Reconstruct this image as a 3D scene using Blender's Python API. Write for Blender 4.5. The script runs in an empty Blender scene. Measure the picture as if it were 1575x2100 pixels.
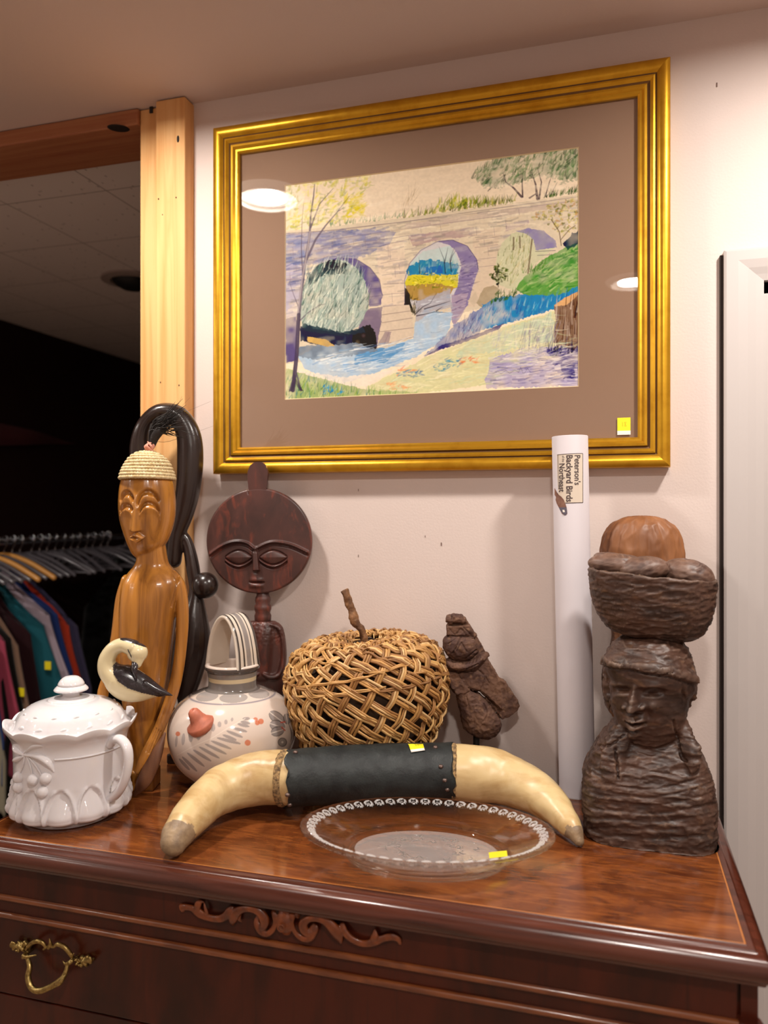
import bpy, bmesh, math, random
import numpy as np
from mathutils import Vector, Matrix, noise, kdtree
R_ = random.Random(7)
sc = bpy.context.scene
col = bpy.data.collections.new('scene'); sc.collection.children.link(col)
PI = math.pi
# ---------------------------------------------------------------- camera, world, lights, exposure
FP = 1580.0; CX0, CY0 = 787.5, 1050.0
TH = math.radians(16.4); ST, CT = math.sin(TH), math.cos(TH)
DW = 1.36; CAMZ = 1.51; TZ = 1.05
CAM = Vector((0, -DW, CAMZ)); FW = Vector((-ST, CT, 0)); RT = Vector((CT, ST, 0)); UP = Vector((0, 0, 1))
cd = bpy.data.cameras.new('camera'); co = bpy.data.objects.new('camera', cd); col.objects.link(co)
co.location = CAM; co.rotation_euler = (PI/2, 0, TH)
cd.sensor_fit = 'HORIZONTAL'; cd.sensor_width = 36; cd.lens = 36*FP/1575.0; cd.clip_start = .02
cd.dof.use_dof = True; cd.dof.focus_distance = 1.22; cd.dof.aperture_fstop = 4.5
sc.camera = co
w = bpy.data.worlds.new('world'); sc.world = w; w.use_nodes = True
w.node_tree.nodes['Background'].inputs[0].default_value = (.9, .75, .65, 1)
w.node_tree.nodes['Background'].inputs[1].default_value = 0.0
sc.view_settings.view_transform = 'Standard'; sc.view_settings.look = 'None'
sc.view_settings.exposure = 0.0; sc.view_settings.gamma = 1.0; sc.view_settings.use_curve_mapping = False
CEIL = 2.32
LAMPS = [(-.84, -.465), (.44, -.50), (.075, -1.49), (-2.05, -1.50), (1.10, -2.10), (-2.40, -.60), (-2.30, -2.30)]  # last entries are unseen lamps added for fill and ceiling bounce
LPOW = [11.8, 15.0, 13.0, 5.0, 5.0, 11.0, 4.0]
LCOL = (1.0, .925, .85)
for (lx, ly), p in zip(LAMPS, LPOW):
    ld = bpy.data.lights.new('lamp_light', 'AREA'); ld.shape = 'DISK'; ld.size = .10; ld.energy = p; ld.color = LCOL
    lo = bpy.data.objects.new('lamp_light', ld); col.objects.link(lo); lo.location = (lx, ly, CEIL-.008)
    lo.visible_camera = True

# ---------------------------------------------------------------- projection helpers
def P(px, py, t):
    "world point seen at pixel px,py at forward distance t"
    return CAM + FW*t + RT*((px-CX0)/FP*t) + UP*(-(py-CY0)/FP*t)
def W(px, py, Y):
    "world point seen at pixel on the vertical plane y=Y (wall parallel)"
    dx = (px-CX0)/FP; ry = CT + ST*dx
    return P(px, py, (Y+DW)/ry)
def T(px, py, z=TZ):
    return P(px, py, (CAMZ-z)*FP/(py-CY0))
def proj(p):
    d = Vector(p)-CAM; t = d.dot(FW)
    return CX0+d.dot(RT)/t*FP, CY0-d.z/t*FP
class Fr:
    "camera-facing local frame standing on the table top: L(px,py,w) gives local coordinates"
    def __init__(s, px0, t, z0=TZ):
        s.px0, s.t, s.z0 = px0, t, z0; s.k = t/FP
        s.loc = P(px0, CY0, t); s.loc.z = z0; s.rot = TH
    def L(s, px, py, w=0.0):
        return Vector(((px-s.px0)*s.k, -w, CAMZ-(py-CY0)*s.k-s.z0))
class FrW:
    "wall-parallel local frame"
    def __init__(s, px0, Y, z0=TZ):
        s.Y = Y; s.loc = W(px0, CY0, Y); s.loc.z = z0; s.rot = 0.0; s.z0 = z0
    def L(s, px, py, w=0.0):
        p = W(px, py, s.Y) - s.loc; p.y -= w
        return p

# ---------------------------------------------------------------- object helpers
def tagp(o, label=None, cat=None, group=None, kind=None):
    if label: o['label'] = label
    if cat: o['category'] = cat
    if group: o['group'] = group
    if kind: o['kind'] = kind
    return o
def thing(name, label, cat, loc=(0, 0, 0), rotz=0.0, group=None):
    o = bpy.data.objects.new(name, None); col.objects.link(o); o.empty_display_size = .05
    o.location = loc; o.rotation_euler = (0, 0, rotz)
    return tagp(o, label, cat, group)
def link(name, me, m, parent=None, smooth=True, ang=None):
    o = bpy.data.objects.new(name, me); col.objects.link(o)
    if parent: o.parent = parent
    ms = m if isinstance(m, (list, tuple)) else [m]
    me.materials.clear()
    for x in ms: me.materials.append(x)
    if len(me.polygons):
        me.polygons.foreach_set('use_smooth', [smooth]*len(me.polygons))
    if smooth and ang is not None:
        me.set_sharp_from_angle(angle=math.radians(ang))
    me.update()
    return o
def obj(name, bm, m, parent=None, smooth=True, ang=None, fixn=True, bevel=0, seg=2):
    if fixn: bmesh.ops.recalc_face_normals(bm, faces=bm.faces)
    me = bpy.data.meshes.new(name); bm.to_mesh(me); bm.free()
    o = link(name, me, m, parent, smooth, ang)
    if bevel:
        md = o.modifiers.new('bevel', 'BEVEL'); md.width = bevel; md.segments = seg; md.limit_method = 'ANGLE'; md.angle_limit = math.radians(40)
    return o
def B(): return bmesh.new()
def box(bm, x0, x1, y0, y1, z0, z1, M=None):
    vs = [bm.verts.new((x, y, z)) for z in (z0, z1) for y in (y0, y1) for x in (x0, x1)]
    for f in ((0, 2, 3, 1), (4, 5, 7, 6), (0, 1, 5, 4), (2, 6, 7, 3), (0, 4, 6, 2), (1, 3, 7, 5)):
        bm.faces.new([vs[i] for i in f])
    if M is not None:
        for v in vs: v.co = M @ v.co
    return vs
def ring_loft(bm, rings, cap=True, close=True):
    "rings: list of lists of Vectors, same length"
    R = [[bm.verts.new(p) for p in r] for r in rings]
    n = len(R[0])
    for a, b in zip(R, R[1:]):
        for i in range(n if close else n-1):
            j = (i+1) % n
            bm.faces.new((a[i], a[j], b[j], b[i]))
    if cap:
        bm.faces.new(list(reversed(R[0]))); bm.faces.new(R[-1])
    return R
def lathe(bm, prof, n=48, c=(0, 0, 0), mod=None, sy=1.0, cap=True):
    rings = []
    for r, z in prof:
        ring = []
        for i in range(n):
            a = 2*PI*i/n; rr = max(r, 1e-5); zz = z
            if mod: rr, zz = mod(a, r, z)
            ring.append(Vector((c[0]+rr*math.cos(a), c[1]+rr*sy*math.sin(a), c[2]+zz)))
        rings.append(ring)
    return ring_loft(bm, rings, cap)
def spline(pts, n):
    "catmull-rom through tuples of any length"
    pts = [np.array(p, float) for p in pts]
    if len(pts) < 3 and n <= 1: return pts
    Q = [2*pts[0]-pts[1]] + pts + [2*pts[-1]-pts[-2]]
    out = []
    for i in range(1, len(Q)-2):
        for k in range(n):
            u = k/n; a, b, c, d = Q[i-1], Q[i], Q[i+1], Q[i+2]
            out.append(.5*((2*b)+(c-a)*u+(2*a-5*b+4*c-d)*u*u+(3*b-3*c+d-a)*u**3))
    out.append(pts[-1])
    return out
def tube(bm, pts, rad, n=14, sub=6, flat=1.0, up=None, caps='round', closed=False, twist=0.0):
    "pts list of 3-vectors, rad scalar or list; round-capped loft. flat scales the second axis; up is the flattened axis"
    if not isinstance(rad, (list, tuple)): rad = [rad]*len(pts)
    data = [tuple(p)+(r if isinstance(r, tuple) else (r, r*flat)) for p, r in zip(pts, rad)]
    S = spline(data, sub) if sub > 1 and len(pts) > 2 else [np.array(d, float) for d in data]
    C = [Vector(s[:3]) for s in S]; RR = [(max(s[3], 1e-5), max(s[4], 1e-5)) for s in S]
    m = len(C); rings = []
    tang = [(C[min(i+1, m-1)]-C[max(i-1, 0)]).normalized() for i in range(m)]
    u0 = Vector(up) if up is not None else (Vector((0, 0, 1)) if abs(tang[0].z) < .9 else Vector((0, 1, 0)))
    v = (u0 - tang[0]*u0.dot(tang[0])).normalized()
    for i in range(m):
        t = tang[i]
        if up is not None:
            v2 = Vector(up) - t*Vector(up).dot(t)
            if v2.length > .15: v = v2.normalized()
            else: v = (v - t*v.dot(t)).normalized()
        else: v = (v - t*v.dot(t)).normalized()
        h = t.cross(v)
        ra, rb = RR[i]
        tw = twist*i
        def ring(c, s):
            return [c + h*(ra*s*math.cos(2*PI*k/n+tw)) + v*(rb*s*math.sin(2*PI*k/n+tw)) for k in range(n)]
        if i == 0 and caps == 'round':
            for s, e in ((.3, .95), (.72, .69), (.94, .34)): rings.append(ring(C[i]-t*(min(ra, rb)*e), s))
        rings.append(ring(C[i], 1))
        if i == m-1 and caps == 'round':
            for s, e in ((.94, .34), (.72, .69), (.3, .95)): rings.append(ring(C[i]+t*(min(ra, rb)*e), s))
    return ring_loft(bm, rings, caps is not None)
def ell(bm, c, r, n=24, m=14, M=None):
    rings = []
    for j in range(1, m):
        a = -PI/2+PI*j/m
        rings.append([Vector((r[0]*math.cos(a)*math.cos(2*PI*i/n), r[1]*math.cos(a)*math.sin(2*PI*i/n), r[2]*math.sin(a))) for i in range(n)])
    for rg in rings:
        for i, p in enumerate(rg):
            if M is not None: p = M @ p
            rg[i] = p + Vector(c)
    return ring_loft(bm, rings, True)
def sup(c, rx, ry, e=2.0, n=40):
    out = []
    for i in range(n):
        a = 2*PI*i/n; ca, sa = math.cos(a), math.sin(a)
        k = (abs(ca)**e+abs(sa)**e)**(-1/e)
        out.append(Vector((c[0]+rx*k*ca, c[1]+ry*k*sa, c[2])))
    return out
def remesh(bm, voxel, smooth=2, adapt=0):
    "fuse overlapping closed shapes into one surface"
    bmesh.ops.recalc_face_normals(bm, faces=bm.faces)
    me = bpy.data.meshes.new('tmp'); bm.to_mesh(me); bm.free()
    o = bpy.data.objects.new('tmp', me); sc.collection.objects.link(o)
    md = o.modifiers.new('r', 'REMESH'); md.mode = 'VOXEL'; md.voxel_size = voxel; md.adaptivity = adapt
    if smooth:
        s = o.modifiers.new('s', 'SMOOTH'); s.factor = .5; s.iterations = smooth
    bpy.context.view_layer.update()
    dg = bpy.context.evaluated_depsgraph_get()
    out = bpy.data.meshes.new_from_object(o.evaluated_get(dg))
    bpy.data.objects.remove(o); bpy.data.meshes.remove(me)
    return out
def getv(me):
    n = len(me.vertices); a = np.empty(n*3); me.vertices.foreach_get('co', a)
    b = np.empty(n*3); me.vertices.foreach_get('normal', b)
    return a.reshape(-1, 3), b.reshape(-1, 3)
def clampz(me, z=.0004):
    a, _ = getv(me); a[:, 2] = np.maximum(a[:, 2], z); setv(me, a)
def setv(me, a):
    me.vertices.foreach_set('co', a.ravel()); me.update()
def chisel(me, cell, amp, aniso=(1, 1, 1), seed=1, mask=None, jit=1.0):
    "scooped tool marks with ridges between them"
    a, nn = getv(me); s = np.array(aniso)/cell
    q = a*s
    rs = np.random.RandomState(seed)
    lo, hi = q.min(0)-1, q.max(0)+1
    cells = np.unique(np.floor(q).astype(int), axis=0)
    seeds = set()
    for c in cells:
        for dx in (-1, 0, 1):
            for dy in (-1, 0, 1):
                for dz in (-1, 0, 1): seeds.add((c[0]+dx, c[1]+dy, c[2]+dz))
    sd = np.array(sorted(seeds), float); sd += .5+rs.uniform(-.5, .5, sd.shape)*jit
    kd = kdtree.KDTree(len(sd))
    for i, p in enumerate(sd): kd.insert(p, i)
    kd.balance()
    d = np.empty(len(q))
    for i, p in enumerate(q):
        r = kd.find_n(p, 2); d[i] = r[0][2]/max(r[1][2], 1e-6)
    disp = amp*(d**2-.6)
    if mask is not None: disp = disp*mask(a, nn)
    setv(me, a+nn*disp[:, None])
def fbm(me, scale, amp, aniso=(1, 1, 1), mask=None):
    a, nn = getv(me); s = np.array(aniso)*scale
    d = np.array([noise.fractal(Vector(p*s), 1.0, 2.0, 4) for p in a])
    if mask is not None: d = d*mask(a, nn)
    setv(me, a+nn*(amp*d)[:, None])
def vcol(me, rgb):
    at = me.color_attributes.new('Col', 'FLOAT_COLOR', 'POINT')
    c = np.ones((len(me.vertices), 4)); c[:, :3] = rgb
    at.data.foreach_set('color', c.ravel())
def g(x, s): return np.exp(-(x/s)**2)
def sst(e0, e1, x):
    t = np.clip((x-e0)/(e1-e0), 0, 1); return t*t*(3-2*t)

# ---------------------------------------------------------------- materials
def lin(h):
    if isinstance(h, str):
        h = h.lstrip('#'); h = [int(h[i:i+2], 16)/255 for i in (0, 2, 4)]
    return tuple((x/12.92 if x <= .04045 else ((x+.055)/1.055)**2.4) for x in h)
def mat(name, c, rough=.5, metal=0, spec=.5, coat=0, crough=.1, trans=0, ior=1.5, emis=None, es=1, vc=False,
        tex=None, bump=None, sss=0, sheen=0, wear=None):
    """tex: dict(kind, scale(3), c2, lo, hi, detail, dist) ; bump: (scale3, strength, dist)"""
    m = bpy.data.materials.new(name); m.use_nodes = True; nt = m.node_tree; b = nt.nodes['Principled BSDF']
    c = lin(c); b.inputs['Base Color'].default_value = (*c, 1)
    b.inputs['Roughness'].default_value = rough; b.inputs['Metallic'].default_value = metal
    b.inputs['Specular IOR Level'].default_value = spec; b.inputs['Coat Weight'].default_value = coat
    b.inputs['Coat Roughness'].default_value = crough; b.inputs['Transmission Weight'].default_value = trans; b.inputs['IOR'].default_value = ior
    if sss: b.inputs['Subsurface Weight'].default_value = sss; b.inputs['Subsurface Radius'].default_value = (.01, .008, .006)
    if sheen: b.inputs['Sheen Weight'].default_value = sheen
    if emis is not None:
        b.inputs['Emission Color'].default_value = (*lin(emis), 1); b.inputs['Emission Strength'].default_value = es
    tc = nt.nodes.new('ShaderNodeTexCoord')
    src = None
    if vc:
        at = nt.nodes.new('ShaderNodeAttribute'); at.attribute_name = 'Col'; src = at.outputs['Color']
        nt.links.new(src, b.inputs['Base Color'])
    for k, tx in enumerate(tex or []):
        mp = nt.nodes.new('ShaderNodeMapping'); mp.inputs['Scale'].default_value = tx['scale']
        if 'rot' in tx: mp.inputs['Rotation'].default_value = tx['rot']
        nt.links.new(tc.outputs['Object'], mp.inputs['Vector'])
        kind = tx.get('kind', 'noise')
        if kind == 'noise':
            n = nt.nodes.new('ShaderNodeTexNoise'); n.inputs['Scale'].default_value = 1; n.inputs['Detail'].default_value = tx.get('detail', 6)
            n.inputs['Distortion'].default_value = tx.get('dist', 0); n.inputs['Roughness'].default_value = tx.get('nr', .55)
            out = n.outputs['Fac']
        elif kind == 'wave':
            n = nt.nodes.new('ShaderNodeTexWave'); n.inputs['Scale'].default_value = 1; n.inputs['Distortion'].default_value = tx.get('dist', 5)
            n.inputs['Detail'].default_value = tx.get('detail', 3); n.inputs['Detail Scale'].default_value = tx.get('ds', 1); out = n.outputs['Fac']
            if 'dir' in tx: n.bands_direction = tx['dir']
        elif kind == 'vor':
            n = nt.nodes.new('ShaderNodeTexVoronoi'); n.inputs['Scale'].default_value = 1; n.feature = tx.get('feat', 'F1'); out = n.outputs['Distance']
        elif kind == 'brick':
            n = nt.nodes.new('ShaderNodeTexBrick'); n.inputs['Scale'].default_value = 1; n.offset = 0
            n.inputs['Mortar Size'].default_value = tx.get('mortar', .01); n.inputs['Brick Width'].default_value = 1; n.inputs['Row Height'].default_value = 1
            out = n.outputs['Fac']
        nt.links.new(mp.outputs['Vector'], n.inputs['Vector'])
        rp = nt.nodes.new('ShaderNodeMapRange'); rp.inputs['From Min'].default_value = tx.get('lo', .35); rp.inputs['From Max'].default_value = tx.get('hi', .65)
        rp.inputs['To Max'].default_value = tx.get('amt', 1.0)
        nt.links.new(out, rp.inputs['Value'])
        mx = nt.nodes.new('ShaderNodeMix'); mx.data_type = 'RGBA'
        nt.links.new(rp.outputs['Result'], mx.inputs['Factor'])
        if src is not None: nt.links.new(src, mx.inputs[6])
        else: mx.inputs[6].default_value = (*c, 1)
        mx.inputs[7].default_value = (*lin(tx['c2']), 1)
        src = mx.outputs[2]; nt.links.new(src, b.inputs['Base Color'])
    if wear:
        ge = nt.nodes.new('ShaderNodeNewGeometry'); rp = nt.nodes.new('ShaderNodeMapRange')
        rp.inputs['From Min'].default_value = wear[1]; rp.inputs['From Max'].default_value = wear[2]; rp.inputs['To Max'].default_value = wear[3]
        nt.links.new(ge.outputs['Pointiness'], rp.inputs['Value'])
        mx = nt.nodes.new('ShaderNodeMix'); mx.data_type = 'RGBA'; nt.links.new(rp.outputs['Result'], mx.inputs['Factor'])
        nt.links.new(src, mx.inputs[6]); mx.inputs[7].default_value = (*lin(wear[0]), 1); src = mx.outputs[2]; nt.links.new(src, b.inputs['Base Color'])
    last = None
    for bs, st, dist in (bump or []):
        mp = nt.nodes.new('ShaderNodeMapping'); mp.inputs['Scale'].default_value = bs
        nt.links.new(tc.outputs['Object'], mp.inputs['Vector'])
        n = nt.nodes.new('ShaderNodeTexNoise'); n.inputs['Scale'].default_value = 1; n.inputs['Detail'].default_value = 5
        nt.links.new(mp.outputs['Vector'], n.inputs['Vector'])
        bp = nt.nodes.new('ShaderNodeBump'); bp.inputs['Strength'].default_value = st; bp.inputs['Distance'].default_value = dist
        nt.links.new(n.outputs['Fac'], bp.inputs['Height'])
        if last is not None: nt.links.new(last, bp.inputs['Normal'])
        last = bp.outputs['Normal']
    if last is not None:
        nt.links.new(last, b.inputs['Normal'])
        if coat: nt.links.new(last, b.inputs['Coat Normal'])
    return m
# ---------------------------------------------------------------- setting
M_wall = mat('wall_paint', '#d5c6bf', .6, spec=.3, bump=[((260, 260, 260), .12, .002), ((30, 30, 30), .08, .003)])
M_ceil = mat('ceiling_paint', '#cdb9b0', .8, spec=.2, bump=[((300, 300, 300), .1, .002)])
M_fceil = mat('ceiling_tile', '#e2d5ce', .85, spec=.2, tex=[dict(kind='vor', scale=(55, 28, 1), c2='#aa9c96', lo=.16, hi=.10),
              dict(kind='brick', scale=(3.28, 3.28, 1), c2='#a09088', lo=.3, hi=.8, mortar=.006)])
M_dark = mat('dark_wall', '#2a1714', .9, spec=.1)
M_floor = mat('floor_carpet', '#b5a08e', .8, spec=.15, tex=[dict(scale=(40, 40, 40), c2='#a08c7b')])
M_fdark = mat('dark_carpet', '#b3a292', .95, spec=.05, tex=[dict(scale=(40, 40, 40), c2='#9c8b7e')])
M_trim = mat('white_trim', '#bbb4b1', .42, spec=.4)
M_black = mat('black_paint', '#0a0908', .6)
M_pine = mat('pine_wood', '#dfae74', .55, spec=.35, tex=[dict(scale=(60, 60, 2.2), c2='#cf9457', dist=.8, lo=.4, hi=.7),
             dict(scale=(9, 9, 1.2), c2='#b97b48', lo=.6, hi=.78, dist=.5)], bump=[((160, 160, 5), .15, .001)])
M_pineB = mat('pine_beam', '#a8704c', .5, spec=.35, tex=[dict(scale=(2.0, 60, 60), c2='#96573a', dist=.8, lo=.4, hi=.7)])
M_knot = mat('pine_knot', '#1c0f0a', .7)

def struct(name, bm, m, **k):
    o = obj(name, bm, m, None, smooth=False, **k); o['kind'] = 'structure'; return o
XP = W(391, 900, 0).x           # right side of the post = left end of the wall
XL = W(298, 900, 0).x
dzx0 = W(1564, 700, 0).x        # door opening's left side
dox0 = W(1482, 700, 0).x        # casing outer edge
dtop_o = W(1482, 520, 0).z; dtop_i = W(1564, 579, 0).z
ROOMR = 1.6
bm = B()
box(bm, XL, dzx0, 0, .11, 0, CEIL)
box(bm, dzx0, dzx0+.80, 0, .11, dtop_i, CEIL)
box(bm, dzx0+.80, ROOMR, 0, .11, 0, CEIL)
struct('wall_back', bm, M_wall)
bm = B(); box(bm, ROOMR, ROOMR+.1, -2.6, 1.6, 0, CEIL); struct('wall_right', bm, M_wall)
bm = B(); box(bm, -3.3, ROOMR+.1, -2.7, -2.6, 0, CEIL); struct('wall_front', bm, M_wall)
bm = B(); box(bm, -3.4, -3.3, -2.7, 0, 0, CEIL); struct('wall_left', bm, M_wall)
bm = B(); box(bm, -3.4, ROOMR+.1, -2.7, .055, -.05, 0); struct('floor', bm, M_floor)
bm = B(); box(bm, -3.4, ROOMR+.1, -2.7, .055, CEIL, CEIL+.05); struct('ceiling', bm, M_ceil)
# next room, seen through the opening on the left
LW = P(0, 655, .81/((1050-655)/FP)); XLW = LW.x
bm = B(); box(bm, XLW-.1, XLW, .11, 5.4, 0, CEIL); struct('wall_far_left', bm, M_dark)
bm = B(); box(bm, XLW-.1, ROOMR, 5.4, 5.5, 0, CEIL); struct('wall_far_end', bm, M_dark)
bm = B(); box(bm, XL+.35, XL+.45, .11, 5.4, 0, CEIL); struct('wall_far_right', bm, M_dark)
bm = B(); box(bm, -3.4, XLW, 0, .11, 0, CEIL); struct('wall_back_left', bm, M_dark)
bm = B(); box(bm, -3.4, ROOMR+.1, .055, 5.5, -.05, 0); struct('floor_next_room', bm, M_fdark)
bm = B(); box(bm, -3.4, ROOMR+.1, .055, 5.5, CEIL, CEIL+.05); struct('ceiling_next_room', bm, M_fceil)
# room behind the doorway at the right
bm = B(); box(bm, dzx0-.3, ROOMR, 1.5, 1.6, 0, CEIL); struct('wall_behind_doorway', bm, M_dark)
# pine post and header beam
t = thing('wooden_post', 'squared pale pine post with a dark knot, left of the gilt picture', 'post', (0, 0, 0))
pf = -.034
x0, x1 = W(319, 900, pf).x, W(379, 900, pf).x
bm = B(); box(bm, x0, x1, pf, .12, 0, CEIL-.002); obj('post_board', bm, M_pine, t, smooth=False, bevel=.003)
bm = B(); box(bm, XL-.004, x0, -.012, .125, 0, CEIL-.002); obj('side_board', bm, M_pine, t, smooth=False, bevel=.002)
for px, py, a, b in ((365, 285, 3, 8), (325, 408, 1.5, 2), (361, 405, 1.5, 2), (329, 784, 1.3, 1.6), (367, 790, 1.3, 1.8), (333, 440, 1, 1.3)):
    c = W(px, py, pf-.0004); bm = B(); ell(bm, c, (a*.0009, .0012, b*.0009), 12, 6); obj('knot', bm, M_knot, t)
t = thing('ceiling_beam', 'dark-stained pine beam under the ceiling, spanning the opening', 'beam', (0, 0, 0))
zb = W(0, 300, -.02).z
bm = B(); box(bm, -3.3, XL-.004, -.02, .125, zb, CEIL-.001); obj('beam_board', bm, M_pineB, t, smooth=False, bevel=.003)
bm = B(); c = P(243, 263, (zb-CAMZ)*FP/(1050-263)); ell(bm, c, (.022, .016, .0012), 18, 8, Matrix.Rotation(.5, 3, 'Z')); obj('knot', bm, M_knot, t); bm = B()
c = W(311, 222, -.013); box(bm, c.x-.004, c.x+.003, c.y-.002, c.y, c.z-.010, c.z+.010)
obj('gap', bm, M_knot, t)
# white door casing
bm = B()
def casing_profile(u):     # u 0 (outer) .. 1 (inner): depth
    return [0, .016, .018, .018, .016, .013, .011, 0][u]
us = [0, .0, .06, .35, .6, .8, 1, 1]
cw = dzx0-dox0; ch = dtop_o-dtop_i
Rx = dzx0+.80
for seg in ((Vector((dox0, 0, 0)), Vector((dzx0, 0, 0)), Vector((dox0, 0, dtop_o)), Vector((dzx0, 0, dtop_i))),
            (Vector((dox0, 0, dtop_o)), Vector((dzx0, 0, dtop_i)), Vector((Rx+cw, 0, dtop_o)), Vector((Rx, 0, dtop_i))),
            (Vector((Rx+cw, 0, dtop_o)), Vector((Rx, 0, dtop_i)), Vector((Rx+cw, 0, 0)), Vector((Rx, 0, 0)))):
    rg = []
    for a, b in ((seg[0], seg[1]), (seg[2], seg[3])):
        rg.append([a.lerp(b, us[k]) + Vector((0, -casing_profile(k), 0)) for k in range(8)])
    ring_loft(bm, rg, True)
struct('trim_1', bm, M_trim)
bm = B(); box(bm, dzx0-.001, dzx0+.018, 0.001, .12, 0, dtop_i); box(bm, Rx-.018, Rx+.001, .001, .12, 0, dtop_i); box(bm, dzx0, Rx, .001, .12, dtop_i-.018, dtop_i+.001)
struct('trim_2', bm, M_trim)
bm = B(); box(bm, dox0-.005, dox0-.0005, -.008, 0, 0, dtop_o-.005); struct('casing_shade_strip', bm, mat('casing_shade', '#2c201c', .8))  # dark strip painted as the shade along the casing edge
# wall marks
M_nail = mat('nail_hole', '#7a625a', .9)
for px, py, s in ((1470, 174, 1.6), (905, 1116, 1.4), (872, 1100, .8), (735, 1140, 1), (735, 1005, 1)):
    c = W(px, py, -.0003); bm = B(); box(bm, c.x-.0006*s, c.x+.0006*s, c.y-.0004, c.y, c.z-.0022*s, c.z+.0022*s)
    obj('nail_hole', bm, M_nail, bpy.data.objects['wall_back'], smooth=False)
# ---------------------------------------------------------------- ceiling lamps
M_ring = mat('lamp_trim', '#f4f0ea', .4, emis='#fff4e8', es=.5)
M_disc = mat('lamp_glass', '#ffffff', .4, emis='#fff2e2', es=5)
posn = ['',]*0+['above the tall carved figure and the post', 'above the carved bust at the right end of the dresser', 'mirrored at the right edge of the picture glass', 'out of the frame behind the viewer at the far left', 'added as unseen fill light behind the viewer at the right', 'added as unseen fill light in front of the opening at the left', 'added as unseen fill light in the far corner behind the viewer']
for i, (lx, ly) in enumerate(LAMPS):
    t = thing('ceiling_lamp', 'round white ceiling lamp '+posn[i], 'lamp', (lx, ly, CEIL), 0, 'round ceiling lamps')
    bm = B()
    pr = [(.094, -.0005), (.094, -.003), (.090, -.008), (.079, -.016), (.075, -.016), (.072, -.001)]
    lathe(bm, pr+[pr[0]], 48, cap=False); obj('trim_ring', bm, M_ring, t, ang=40)
    bm = B(); lathe(bm, [(.0719, -.004), (.0719, -.0015)], 48); obj('diffuser', bm, M_disc, t, ang=40)
t = P(272, 578, .81/((1050-572)/FP))
tt = thing('ceiling_lamp', 'unlit round recessed ceiling lamp in the dark next room', 'lamp', (t.x, t.y, CEIL), 0)
bm = B(); lathe(bm, [(.105, -.001), (.105, -.008), (.075, -.012), (.07, -.001), (.105, -.001)], 40, cap=False); obj('trim_ring', bm, mat('dim_ring', '#9b8a82', .6), tt, ang=40)
bm = B(); lathe(bm, [(.07, -.003), (.06, -.02), (.035, -.035), (.001, -.036)], 40); obj('dark_cone', bm, M_black, tt)

# ---------------------------------------------------------------- dresser
DX0, DX1 = -.897, .163; DY0 = -.4895; DCX = (DX0+DX1)/2
M_mahT = mat('mahogany_top', '#7d4420', .15, coat=.3, crough=.06, tex=[
    dict(scale=(4, 9, 5), c2='#431c0d', dist=2.5, lo=.38, hi=.66, detail=5, amt=.9),
    dict(scale=(18, 120, 30), c2='#a8642c', dist=1.2, lo=.5, hi=.75, amt=.45),
    dict(scale=(9, 46, 9), c2='#35140a', dist=2.0, lo=.56, hi=.74, amt=.5, rot=(0, 0, .22))],
    bump=[((90, 400, 90), .03, .0006)])
M_mah = mat('mahogany', '#45180a', .3, spec=.35, coat=.12, crough=.1, tex=[
    dict(scale=(9, 9, 3), c2='#220b05', dist=1.5, lo=.38, hi=.68),
    dict(scale=(200, 200, 7), c2='#1d0a05', dist=.3, lo=.55, hi=.75, amt=.5)], bump=[((200, 200, 20), .04, .0006)])
M_mahM = mat('mahogany_moulding', '#54281a', .27, coat=.3, crough=.12, tex=[dict(scale=(6, 90, 90), c2='#37160c', dist=.6, lo=.4, hi=.7)])
M_bead = mat('bead_wood', '#7d4522', .3, coat=.3, tex=[dict(scale=(20, 90, 90), c2='#552a14', dist=.6, lo=.4, hi=.7)])
M_inlay = mat('inlay_wood', '#b36f34', .3, coat=.3)
M_carve = mat('carved_walnut', '#7c3d19', .33, coat=.25, tex=[dict(scale=(60, 60, 60), c2='#4a200d', dist=.6, lo=.4, hi=.7)])
DR = thing('dresser', 'polished mahogany chest of drawers with carved scroll frieze and brass handle', 'dresser', (DCX, -.25, 0))
def dobj(name, bm, m, parent=None, **k):
    for v in bm.verts: v.co -= Vector((DCX, -.25, 0))
    return obj(name, bm, m, parent or DR, **k)
# table-top moulding swept round front and sides
Z = TZ
YB = -.038
prof = [(.040, 0), (.0385, -.0012), (.028, -.0016), (.026, -.0035), (.0235, -.0045), (.016, -.0052), (.008, -.0080), (.0025, -.0128), (0, -.0185), (.0015, -.0245), (.006, -.0285), (.012, -.0305), (.014, -.034), (.018, -.0355), (.040, -.0355)]
prof = [(i*.62, z) for i, z in prof]
bm = B(); rows = []
for ins, dz in prof:
    rows.append([bm.verts.new(p) for p in (Vector((DX0+ins, YB, Z+dz)), Vector((DX0+ins, DY0+ins, Z+dz)), Vector((DX1-ins, DY0+ins, Z+dz)), Vector((DX1-ins, YB, Z+dz)))])
for a, b in zip(rows, rows[1:]+rows[:1]):
    for i in range(3): bm.faces.new((a[i], a[i+1], b[i+1], b[i]))
bm.faces.new([r[0] for r in rows]); bm.faces.new([r[3] for r in rows])
dobj('top_moulding', bm, M_mahM, ang=35)
bm = B(); box(bm, DX0+.0265, DX1-.0265, DY0+.0265, YB, Z-.033, Z); dobj('top_panel', bm, M_mahT, smooth=False)
bm = B()
box(bm, DX0+.0248, DX0+.0264, DY0+.0248, YB, Z-.01, Z+.0001); box(bm, DX1-.0264, DX1-.0248, DY0+.0248, YB, Z-.01, Z+.0001); box(bm, DX0+.0264, DX1-.0264, DY0+.0248, DY0+.0264, Z-.01, Z+.0001)
dobj('inlay_strip', bm, M_inlay, smooth=False)
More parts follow.
